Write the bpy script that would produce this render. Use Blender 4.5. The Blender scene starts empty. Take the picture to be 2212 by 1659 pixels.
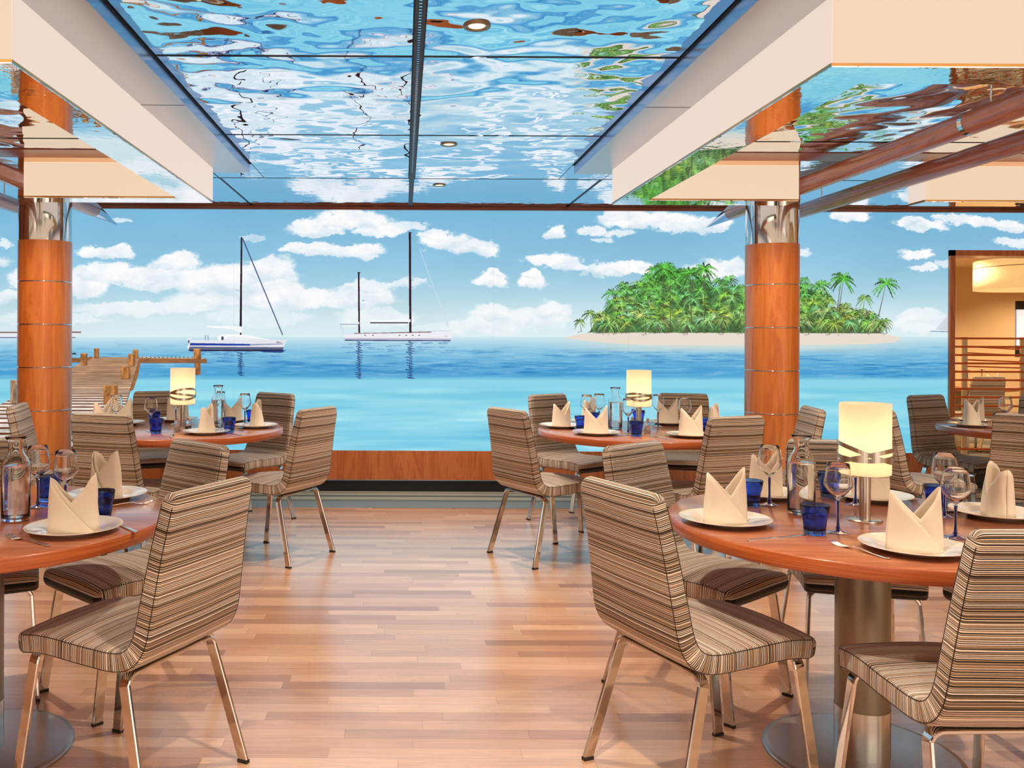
import bpy, math, random
import numpy as np
from math import sin, cos, pi, radians, sqrt, atan2
from mathutils import Vector, Matrix

# ------------------------------------------------------------------ camera, world, light, exposure
SC = bpy.context.scene
COL = SC.collection
SC.view_settings.view_transform = 'Standard'
SC.view_settings.look = 'None'
SC.view_settings.exposure = 0.0
SC.view_settings.gamma = 1.0
SC.view_settings.use_curve_mapping = False

EYE = 1.34
FOC = 1900.0 / 2212.0
cam_d = bpy.data.cameras.new('camera')
cam = bpy.data.objects.new('camera', cam_d)
COL.objects.link(cam)
cam_d.sensor_width = 36.0
cam_d.lens = 36.0 * FOC
cam_d.shift_x = (1106 - 872) / 2212.0
cam_d.shift_y = -(829.5 - 725) / 2212.0
cam_d.clip_start = 0.05
cam_d.clip_end = 100
cam.location = (0, 0, EYE)
cam.rotation_euler = (Matrix.Rotation(radians(90), 4, 'X') @ Matrix.Rotation(0.0045, 4, 'Z')).to_euler()
SC.camera = cam

world = bpy.data.worlds.new('world')
SC.world = world
world.use_nodes = True
# the rest of the restaurant behind the camera: warm, uneven light with bright and dark patches
_wt = world.node_tree; _wc = _wt.nodes.new('ShaderNodeTexCoord'); _wn = _wt.nodes.new('ShaderNodeTexNoise')
_wn.inputs['Scale'].default_value = 2.6; _wn.inputs['Detail'].default_value = 2.0
_wr = _wt.nodes.new('ShaderNodeValToRGB'); _we = _wr.color_ramp.elements
_we[0].position = 0.42; _we[0].color = (0.12, 0.06, 0.03, 1); _we[1].position = 0.60; _we[1].color = (3.2, 2.55, 1.95, 1)
_wt.links.new(_wc.outputs['Generated'], _wn.inputs['Vector']); _wt.links.new(_wn.outputs['Fac'], _wr.inputs['Fac'])
_wt.links.new(_wr.outputs['Color'], _wt.nodes['Background'].inputs[0])
_wt.nodes['Background'].inputs[1].default_value = 0.74

MURAL_GAIN = 1.0
BOX_GAIN = 0.86
SPOT_W = 92.0

def spot_lamp(name, loc, watts, color=(1.0, 0.80, 0.60), size=105, blend=0.7, radius=0.03, aim=None):
    ld = bpy.data.lights.new(name, 'SPOT')
    ld.energy = watts; ld.color = color
    ld.spot_size = radians(size); ld.spot_blend = blend; ld.shadow_soft_size = radius
    o = bpy.data.objects.new(name, ld); COL.objects.link(o)
    o.location = loc
    if aim is not None:
        d = Vector(aim) - Vector(loc)
        o.rotation_euler = d.to_track_quat('-Z', 'Y').to_euler()
    return o

# ------------------------------------------------------------------ helpers
def srgb(r, g, b, a=1.0):
    def c(x):
        x /= 255.0
        return x / 12.92 if x <= 0.04045 else ((x + 0.055) / 1.055) ** 2.4
    return (c(r), c(g), c(b), a)

class MB:
    """collects verts/faces (with optional uv and material index) and links them as one mesh object"""
    def __init__(s):
        s.v = []; s.f = []; s.uv = []; s.mi = []; s.sm = []
    def add(s, vs, fs, uvs=None, mi=0, smooth=False):
        o = len(s.v)
        s.v += [tuple(p) for p in vs]
        for k, f in enumerate(fs):
            s.f.append(tuple(i + o for i in f))
            s.uv.append(uvs[k] if uvs else [(0.0, 0.0)] * len(f))
            s.mi.append(mi); s.sm.append(smooth)
        return s
    def box(s, x0, x1, y0, y1, z0, z1, mi=0, M=None):
        vs = [(x, y, z) for z in (z0, z1) for y in (y0, y1) for x in (x0, x1)]
        if M is not None: vs = [tuple(M @ Vector(p)) for p in vs]
        fs = [(0, 2, 3, 1), (4, 5, 7, 6), (0, 1, 5, 4), (1, 3, 7, 5), (3, 2, 6, 7), (2, 0, 4, 6)]
        return s.add(vs, fs, None, mi, False)
    def lathe(s, prof, n=48, c=(0, 0, 0), mi=0, smooth=True, rad=None, close=False):
        """prof: list of (r, z); rad(r, z, a) may modulate the radius"""
        rows = []; vs = []; fs = []
        for (r, z) in prof:
            if r < 1e-6:
                rows.append([len(vs)]); vs.append((c[0], c[1], c[2] + z))
            else:
                row = []
                for k in range(n):
                    a = 2 * pi * k / n
                    rr = rad(r, z, a) if rad else r
                    row.append(len(vs)); vs.append((c[0] + rr * cos(a), c[1] + rr * sin(a), c[2] + z))
                rows.append(row)
        if close: rows.append(rows[0])
        for i in range(len(rows) - 1):
            A, B = rows[i], rows[i + 1]
            for k in range(n):
                k2 = (k + 1) % n
                if len(A) == 1 and len(B) == 1: continue
                if len(A) == 1: fs.append((A[0], B[k2], B[k]))
                elif len(B) == 1: fs.append((A[k], A[k2], B[0]))
                else: fs.append((A[k], A[k2], B[k2], B[k]))
        return s.add(vs, fs, None, mi, smooth)
    def cyl(s, p0, p1, r0, r1=None, n=24, mi=0, smooth=True, caps=True):
        r1 = r0 if r1 is None else r1
        a = Vector(p0); b = Vector(p1); d = (b - a).normalized()
        u = d.orthogonal().normalized(); w = d.cross(u)
        vs = []
        for (c, r) in ((a, r0), (b, r1)):
            for k in range(n):
                t = 2 * pi * k / n
                vs.append(c + u * (r * cos(t)) + w * (r * sin(t)))
        s.add(vs, [(k, (k + 1) % n, n + (k + 1) % n, n + k) for k in range(n)], None, mi, smooth)
        if caps:
            s.add(vs[:n], [tuple(reversed(range(n)))], None, mi, False)
            s.add(vs[n:], [tuple(range(n))], None, mi, False)
        return s
    def sweep(s, pts, wdir, w, t, mi=0, smooth=False, caps=True):
        """flat bar: rectangle section (w along wdir, t across) along pts"""
        pts = [Vector(p) for p in pts]; W = Vector(wdir).normalized(); n = len(pts); vs = []
        for i, p in enumerate(pts):
            d = (pts[min(i + 1, n - 1)] - pts[max(i - 1, 0)]).normalized()
            wd = (W - d * W.dot(d)).normalized(); td = d.cross(wd)
            e = min(w, t) * 0.22
            for (a, b) in ((-w/2+e, -t/2), (w/2-e, -t/2), (w/2, -t/2+e), (w/2, t/2-e), (w/2-e, t/2), (-w/2+e, t/2), (-w/2, t/2-e), (-w/2, -t/2+e)):
                vs.append(p + wd * a + td * b)
        fs = []
        for i in range(n - 1):
            for k in range(8):
                k2 = (k + 1) % 8
                fs.append((8*i+k, 8*i+k2, 8*(i+1)+k2, 8*(i+1)+k))
        if caps:
            fs.append(tuple(reversed(range(8)))); fs.append(tuple(8*(n-1)+k for k in range(8)))
        return s.add(vs, fs, None, mi, smooth)
    def build(s, name, mats, parent=None, bevel=0, solid=0, loc=None, sub=0):
        me = bpy.data.meshes.new(name)
        me.from_pydata(s.v, [], s.f)
        if not isinstance(mats, (list, tuple)): mats = [mats]
        for m in mats: me.materials.append(m)
        uvl = me.uv_layers.new(name='UVMap')
        uvl.data.foreach_set('uv', [c for f in s.uv for p in f for c in p])
        me.polygons.foreach_set('material_index', s.mi)
        me.polygons.foreach_set('use_smooth', s.sm)
        me.update()
        o = bpy.data.objects.new(name, me); COL.objects.link(o)
        if parent: o.parent = parent
        if loc: o.location = loc
        if solid:
            m = o.modifiers.new('solid', 'SOLIDIFY'); m.thickness = solid; m.offset = 0
        if bevel:
            m = o.modifiers.new('bevel', 'BEVEL'); m.width = bevel; m.segments = 2; m.limit_method = 'ANGLE'
        if sub:
            m = o.modifiers.new('sub', 'SUBSURF'); m.levels = sub; m.render_levels = sub
        return o

def empty(name, loc=(0, 0, 0), rz=0):
    o = bpy.data.objects.new(name, None); COL.objects.link(o)
    o.location = loc; o.rotation_euler = (0, 0, rz); o.empty_display_size = 0.1
    return o
def tag(o, label=None, cat=None, group=None, kind=None):
    if label: o['label'] = label
    if cat: o['category'] = cat
    if group: o['group'] = group
    if kind: o['kind'] = kind
    return o
def struct(o): o['kind'] = 'structure'; return o
def copy_tree(o, parent=None):
    kids = list(o.children)
    c = o.copy(); COL.objects.link(c)
    if parent is not None: c.parent = parent
    for ch in kids: copy_tree(ch, c)
    return c

USED = set()
def place(proto, loc, rz, label, group=None, scale=None):
    """the prototype itself is used the first time, then copies of it and its parts"""
    o = proto if proto.name not in USED else copy_tree(proto)
    USED.add(proto.name)
    o.location = loc; o.rotation_euler = (0, 0, rz)
    if scale: o.scale = scale
    o['label'] = label
    if group: o['group'] = group
    return o

# ------------------------------------------------------------------ materials
class NT:
    def __init__(s, name):
        s.m = bpy.data.materials.new(name); s.m.use_nodes = True
        s.t = s.m.node_tree; s.b = s.t.nodes['Principled BSDF']; s.out = s.t.nodes['Material Output']
    def n(s, kind, **kw):
        x = s.t.nodes.new('ShaderNode' + kind)
        for k, v in kw.items():
            if k in x.inputs.keys(): x.inputs[k].default_value = v
            else: setattr(x, k, v)
        return x
    def l(s, a, ao, b, bi): s.t.links.new(a.outputs[ao], b.inputs[bi])
    def set(s, **kw):
        for k, v in kw.items(): s.b.inputs[k.replace('_', ' ')].default_value = v
    def ramp(s, stops, interp='LINEAR'):
        r = s.t.nodes.new('ShaderNodeValToRGB'); e = r.color_ramp.elements; r.color_ramp.interpolation = interp
        while len(e) < len(stops): e.new(0.5)
        for k, (p, c) in enumerate(stops): e[k].position = p; e[k].color = c
        return r
    def coord(s, which='Object', scale=(1, 1, 1)):
        tc = s.n('TexCoord'); mp = s.n('Mapping'); mp.inputs['Scale'].default_value = scale
        s.l(tc, which, mp, 'Vector'); return mp

def plain(name, col, rough=0.5, metal=0.0, **kw):
    a = NT(name); a.set(Base_Color=col, Roughness=rough, Metallic=metal, **kw)
    # slight procedural mottling so nothing is a dead flat colour
    nz = a.n('TexNoise'); nz.inputs['Scale'].default_value = 35; nz.inputs['Detail'].default_value = 3
    mr = a.n('MapRange'); mr.inputs['To Min'].default_value = rough * 0.88; mr.inputs['To Max'].default_value = min(1, rough * 1.12)
    mp = a.coord('Object'); a.l(mp, 'Vector', nz, 'Vector'); a.l(nz, 'Fac', mr, 'Value'); a.l(mr, 'Result', a.b, 'Roughness')
    return a.m

def wood(name, dark, mid, light, scale, rough=0.28, coat=0.4, crough=0.18, spec=0.5):
    a = NT(name); mp = a.coord('Object', scale)
    n1 = a.n('TexNoise', Scale=1.0, Detail=8.0, Roughness=0.62, Distortion=0.6)
    n2 = a.n('TexNoise', Scale=5.5, Detail=6.0, Roughness=0.7)
    a.l(mp, 'Vector', n1, 'Vector'); a.l(mp, 'Vector', n2, 'Vector')
    w = a.n('Math', operation='MULTIPLY'); w.inputs[1].default_value = 9.0
    fr = a.n('Math', operation='PINGPONG'); fr.inputs[1].default_value = 1.0
    a.l(n1, 'Fac', w, 0); a.l(w, 0, fr, 0)
    mx = a.n('Mix'); mx.inputs[0].default_value = 0.45
    a.l(fr, 0, mx, 2); a.l(n2, 'Fac', mx, 3)
    r = a.ramp([(0.12, dark), (0.5, mid), (0.85, light)])
    a.l(mx, 0, r, 'Fac'); a.l(r, 'Color', a.b, 'Base Color')
    a.set(Roughness=rough, Coat_Weight=coat, Coat_Roughness=crough, Specular_IOR_Level=spec)
    return a.m

def metal(name, col, rough, aniso=False, scale=(1, 1, 1)):
    a = NT(name); a.set(Base_Color=col, Metallic=1.0, Roughness=rough)
    if aniso:
        mp = a.coord('Object', scale); nz = a.n('TexNoise', Scale=1.0, Detail=4.0)
        a.l(mp, 'Vector', nz, 'Vector')
        mr = a.n('MapRange'); mr.inputs['To Min'].default_value = rough * 0.8; mr.inputs['To Max'].default_value = rough * 1.25
        a.l(nz, 'Fac', mr, 'Value'); a.l(mr, 'Result', a.b, 'Roughness')
        bp = a.n('Bump'); bp.inputs['Strength'].default_value = 0.03; bp.inputs['Distance'].default_value = 0.002
        a.l(nz, 'Fac', bp, 'Height'); a.l(bp, 'Normal', a.b, 'Normal')
    return a.m

def glass(name, col=(1, 1, 1, 1), rough=0.0, ior=1.45, trans=1.0):
    a = NT(name); a.set(Base_Color=col, Roughness=rough, IOR=ior, Transmission_Weight=trans)
    return a.m

def emitter(name, col, strength, base=(0.8, 0.8, 0.8, 1)):
    a = NT(name); a.set(Base_Color=base, Roughness=0.6)
    a.b.inputs['Emission Color'].default_value = col
    a.b.inputs['Emission Strength'].default_value = strength
    return a.m

M = {}
M['chrome'] = metal('chrome', (0.68, 0.66, 0.65, 1), 0.07)
M['steel'] = metal('brushed_steel', (0.50, 0.46, 0.43, 1), 0.28, True, (4, 4, 300))
M['lamp_steel'] = metal('satin_steel', (0.72, 0.68, 0.62, 1), 0.22, True, (300, 300, 3))
M['brass'] = metal('brass_edge', srgb(205, 150, 90), 0.16)
M['silver_panel'] = metal('brushed_aluminium', srgb(196, 196, 200), 0.30, True, (2, 200, 200))
M['silver_edge'] = metal('polished_aluminium', srgb(185, 195, 212), 0.10)
M['beam_side'] = metal('satin_aluminium', srgb(150, 170, 205), 0.30)
M['cutlery'] = metal('cutlery_steel', (0.88, 0.86, 0.84, 1), 0.22)
M['base_steel'] = metal('base_plate_steel', (0.50, 0.50, 0.52, 1), 0.32, True, (6, 6, 6))
M['pedestal'] = metal('bronze_grey_pedestal', srgb(150, 140, 124), 0.42)
M['black'] = plain('black_plastic', (0.012, 0.012, 0.014, 1), 0.4)
M['seam'] = plain('dark_joint', (0.006, 0.008, 0.02, 1), 0.5)
M['rubber'] = plain('glide_rubber', (0.02, 0.018, 0.016, 1), 0.6)
M['wood_top'] = wood('cherry_tabletop', srgb(158, 92, 60), srgb(176, 108, 74), srgb(188, 122, 88), (1.6, 26, 26), 0.26, 0.7)
M['wood_edge'] = wood('cherry_edge', srgb(158, 78, 38), srgb(182, 94, 46), srgb(196, 110, 60), (1.2, 1.2, 90), 0.35, 0.2)
M['wood_column'] = wood('cherry_column', srgb(204, 112, 50), srgb(224, 134, 62), srgb(234, 152, 80), (11, 11, 0.9), 0.50, 1.0, 0.34)
M['wood_panel'] = wood('cherry_panel', srgb(190, 96, 46), srgb(212, 118, 60), srgb(222, 132, 74), (9, 9, 1.2), 0.35, 0.2)
M['wood_dark'] = wood('mahogany_trim', srgb(116, 56, 36), srgb(146, 76, 50), srgb(160, 88, 58), (1.2, 18, 18), 0.35, 0.3)
M['wood_spar'] = wood('mahogany_spar', srgb(150, 88, 66), srgb(180, 112, 86), srgb(196, 128, 100), (22, 1.4, 22), 0.30, 0.5)
M['bar_wood'] = plain('orange_lacquered_bar', srgb(236, 116, 52), 0.35)
M['glass'] = glass('clear_glass', (1, 1, 1, 1))
M['water'] = glass('water', (0.97, 0.99, 1, 1), 0, 1.33)
M['blue_glass'] = glass('blue_glass', (0.10, 0.29, 0.93, 1), 0.0, 1.45)
M['blue_stem'] = glass('deep_blue_glass', (0.008, 0.03, 0.26, 1), 0.0, 1.45, 0.75)
M['linen'] = plain('cream_linen', srgb(244, 232, 214), 0.85)
M['china'] = plain('white_china', srgb(240, 234, 224), 0.12, 0, Coat_Weight=0.5)
M['lightbox'] = emitter('lit_acrylic_panel', srgb(246, 226, 212), BOX_GAIN, (0.12, 0.12, 0.12, 1))
M['lightbox_warm'] = emitter('lit_acrylic_panel_warm', srgb(250, 222, 190), BOX_GAIN, (0.12, 0.12, 0.12, 1))
M['spot_lens'] = emitter('lit_lens', (1.0, 0.74, 0.34, 1), 2.6)
M['thread'] = plain('dark_thread', srgb(52, 40, 34), 0.9)
M['salt'] = plain('salt_grains', srgb(225, 205, 195), 0.9)
M['pepper'] = plain('pepper_corns', srgb(60, 45, 38), 0.8)
M['tan_wall'] = plain('tan_wall_covering', srgb(240, 210, 160), 0.8)

def mirror_mat(name, slope, tint, rough=0.015, scale=7.0, fine=0.25):
    """polished sheet metal pressed with water ripples"""
    a = NT(name); a.set(Base_Color=tint, Metallic=1.0, Roughness=rough)
    mp = a.coord('Object', (1.0, 1.0, 1.0))
    n1 = a.n('TexNoise', Scale=scale, Detail=0.6, Roughness=0.45, Distortion=0.35)
    n2 = a.n('TexNoise', Scale=scale * 2.6, Detail=0.5, Roughness=0.5)
    a.l(mp, 'Vector', n1, 'Vector'); a.l(mp, 'Vector', n2, 'Vector')
    mu = a.n('Math', operation='MULTIPLY_ADD'); mu.inputs[1].default_value = fine
    a.l(n2, 'Fac', mu, 0); a.l(n1, 'Fac', mu, 2)
    bp = a.n('Bump'); bp.inputs['Strength'].default_value = 1.0; bp.inputs['Distance'].default_value = slope
    a.l(mu, 0, bp, 'Height'); a.l(bp, 'Normal', a.b, 'Normal')
    return a.m
M['ripple'] = mirror_mat('rippled_mirror_steel', 0.023, (0.84, 0.90, 0.97, 1), 0.010, 3.7, 0.15)
M['ripple_soft'] = mirror_mat('faint_rippled_mirror', 0.0020, (0.74, 0.82, 0.90, 1), 0.012, 9.0, 0.3)
M['flat_mirror'] = mirror_mat('flat_mirror', 0.0003, (0.86, 0.88, 0.90, 1), 0.01, 20.0, 0.3)

def fabric():
    a = NT('striped_upholstery')
    tc = a.n('TexCoord'); sp = a.n('SeparateXYZ'); a.l(tc, 'UV', sp, 'Vector')
    # stripes run across the chair, so they depend only on the length along the shell
    wn = a.n('TexNoise', noise_dimensions='1D', Scale=70.0, Detail=1.0); a.l(sp, 'X', wn, 'W')
    wob = a.n('TexNoise', noise_dimensions='2D', Scale=3.0, Detail=1.0); a.l(tc, 'UV', wob, 'Vector')
    m1 = a.n('Math', operation='MULTIPLY_ADD'); m1.inputs[1].default_value = 0.007; a.l(wn, 'Fac', m1, 0); a.l(sp, 'X', m1, 2)
    m2 = a.n('Math', operation='MULTIPLY_ADD'); m2.inputs[1].default_value = 0.006; a.l(wob, 'Fac', m2, 0); a.l(m1, 0, m2, 2)
    m3 = a.n('Math', operation='MULTIPLY'); m3.inputs[1].default_value = 400.0; a.l(m2, 0, m3, 0)
    fl = a.n('Math', operation='FLOOR'); a.l(m3, 0, fl, 0)
    wh = a.n('TexWhiteNoise', noise_dimensions='1D'); a.l(fl, 0, wh, 'W')
    # dark and light yarns alternate; now and then a lighter 'dark' row or a deeper 'light' row
    par = a.n('Math', operation='MODULO'); par.inputs[1].default_value = 2.0; a.l(fl, 0, par, 0)
    r1 = a.ramp([(0.0, srgb(28, 21, 18)), (0.45, srgb(62, 48, 38)), (0.70, srgb(98, 80, 62)), (0.88, srgb(146, 118, 94))], 'CONSTANT')
    r2 = a.ramp([(0.0, srgb(236, 224, 210)), (0.36, srgb(204, 178, 154)), (0.62, srgb(174, 150, 122)), (0.74, srgb(246, 240, 232)), (0.92, srgb(104, 88, 68))], 'CONSTANT')
    a.l(wh, 'Value', r1, 'Fac'); a.l(wh, 'Value', r2, 'Fac')
    r = a.n('Mix', data_type='RGBA'); a.l(par, 0, r, 'Factor'); a.t.links.new(r1.outputs[0], r.inputs[6]); a.t.links.new(r2.outputs[0], r.inputs[7])
    # fine yarn speckle
    yn = a.n('TexNoise', Scale=900.0, Detail=1.0); a.l(tc, 'Object', yn, 'Vector')
    hs = a.n('MapRange'); hs.inputs['To Min'].default_value = 0.8; hs.inputs['To Max'].default_value = 1.15
    a.l(yn, 'Fac', hs, 'Value')
    mx = a.n('VectorMath', operation='SCALE'); a.t.links.new(r.outputs[2], mx.inputs[0]); a.l(hs, 'Result', mx, 'Scale')
    a.l(mx, 0, a.b, 'Base Color')
    a.set(Roughness=0.85, Sheen_Weight=0.25, Specular_IOR_Level=0.25)
    bp = a.n('Bump'); bp.inputs['Strength'].default_value = 0.5; bp.inputs['Distance'].default_value = 0.0012
    fr = a.n('Math', operation='FRACT'); a.l(m3, 0, fr, 0)
    pp = a.n('Math', operation='PINGPONG'); pp.inputs[1].default_value = 0.5; a.l(fr, 0, pp, 0)
    a.l(pp, 0, bp, 'Height'); a.l(bp, 'Normal', a.b, 'Normal')
    return a.m
M['fabric'] = fabric()

def parquet():
    a = NT('strip_parquet'); tc = a.n('TexCoord'); sp = a.n('SeparateXYZ'); a.l(tc, 'Object', sp, 'Vector')
    W = 0.068
    ry = a.n('Math', operation='DIVIDE'); ry.inputs[1].default_value = W; a.l(sp, 'Y', ry, 0)
    row = a.n('Math', operation='FLOOR'); a.l(ry, 0, row, 0)
    wr = a.n('TexWhiteNoise', noise_dimensions='1D'); a.l(row, 0, wr, 'W')
    off = a.n('Math', operation='MULTIPLY_ADD'); off.inputs[1].default_value = 7.0; a.l(wr, 'Value', off, 0)
    dx = a.n('Math', operation='DIVIDE'); dx.inputs[1].default_value = 0.62; a.l(sp, 'X', dx, 0); a.l(dx, 0, off, 2)
    cx = a.n('Math', operation='FLOOR'); a.l(off, 0, cx, 0)
    cv = a.n('CombineXYZ'); a.l(cx, 0, cv, 'X'); a.l(row, 0, cv, 'Y')
    cell = a.n('TexWhiteNoise', noise_dimensions='2D'); a.l(cv, 'Vector', cell, 'Vector')
    r = a.ramp([(0.0, srgb(168, 120, 92)), (0.10, srgb(194, 146, 114)), (0.45, srgb(210, 163, 130)), (0.8, srgb(222, 178, 144)), (1.0, srgb(232, 192, 160))])
    a.l(cell, 'Value', r, 'Fac')
    mp = a.n('Mapping'); mp.inputs['Scale'].default_value = (3, 55, 1); a.l(tc, 'Object', mp, 'Vector')
    av = a.n('VectorMath', operation='ADD'); a.l(mp, 'Vector', av, 0); a.l(cell, 'Color', av, 1)
    g = a.n('TexNoise', Scale=1.6, Detail=7.0, Roughness=0.65, Distortion=0.5); a.l(av, 0, g, 'Vector')
    gr = a.n('MapRange'); gr.inputs['From Min'].default_value = 0.3; gr.inputs['From Max'].default_value = 0.7
    gr.inputs['To Min'].default_value = 0.80; gr.inputs['To Max'].default_value = 1.12; a.l(g, 'Fac', gr, 'Value')
    # hairline joints
    fy = a.n('Math', operation='FRACT'); a.l(ry, 0, fy, 0)
    fx = a.n('Math', operation='FRACT'); a.l(off, 0, fx, 0)
    jy = a.n('Math', operation='GREATER_THAN'); jy.inputs[1].default_value = 0.03; a.l(fy, 0, jy, 0)
    jx = a.n('Math', operation='GREATER_THAN'); jx.inputs[1].default_value = 0.004; a.l(fx, 0, jx, 0)
    jj = a.n('Math', operation='MULTIPLY'); a.l(jy, 0, jj, 0); a.l(jx, 0, jj, 1)
    jm = a.n('MapRange'); jm.inputs['To Min'].default_value = 0.72; a.l(jj, 0, jm, 'Value')
    k = a.n('Math', operation='MULTIPLY'); a.l(gr, 'Result', k, 0); a.l(jm, 'Result', k, 1)
    mx = a.n('VectorMath', operation='SCALE'); a.l(r, 'Color', mx, 0); a.l(k, 0, mx, 'Scale')
    a.l(mx, 0, a.b, 'Base Color')
    rn = a.n('TexNoise', Scale=1.5, Detail=4.0); a.l(tc, 'Object', rn, 'Vector')
    rr = a.n('MapRange'); rr.inputs['To Min'].default_value = 0.22; rr.inputs['To Max'].default_value = 0.34; a.l(rn, 'Fac', rr, 'Value')
    a.l(rr, 'Result', a.b, 'Roughness'); a.set(IOR=1.7, Specular_IOR_Level=0.7, Coat_Weight=0.9, Coat_Roughness=0.24, Coat_IOR=1.7)
    bp = a.n('Bump'); bp.inputs['Strength'].default_value = 0.12; bp.inputs['Distance'].default_value = 0.002
    a.l(g, 'Fac', bp, 'Height'); a.l(bp, 'Normal', a.b, 'Normal')
    return a.m
M['parquet'] = parquet()

def carpet(name, c1, c2, c3):
    a = NT(name); tc = a.n('TexCoord'); sp = a.n('SeparateXYZ'); a.l(tc, 'Object', sp, 'Vector')
    m = a.n('Math', operation='MULTIPLY'); m.inputs[1].default_value = 62.0; a.l(sp, 'Y', m, 0)
    fl = a.n('Math', operation='FLOOR'); a.l(m, 0, fl, 0)
    wh = a.n('TexWhiteNoise', noise_dimensions='1D'); a.l(fl, 0, wh, 'W')
    r = a.ramp([(0, c1), (0.4, c2), (0.75, c3)], 'CONSTANT'); a.l(wh, 'Value', r, 'Fac')
    a.l(r, 'Color', a.b, 'Base Color'); a.set(Roughness=0.95)
    return a.m
M['carpet'] = carpet('striped_carpet', srgb(105, 108, 100), srgb(150, 150, 138), srgb(196, 196, 182))

# ------------------------------------------------------------------ the printed mural (tropical bay), drawn procedurally
WALL_Y = 7.55
PXM = 1900.0 / WALL_Y            # print units per metre of wall
MU0, MU1, MV0, MV1 = -420, 2420, 452, 978
MS = 1.5

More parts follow.
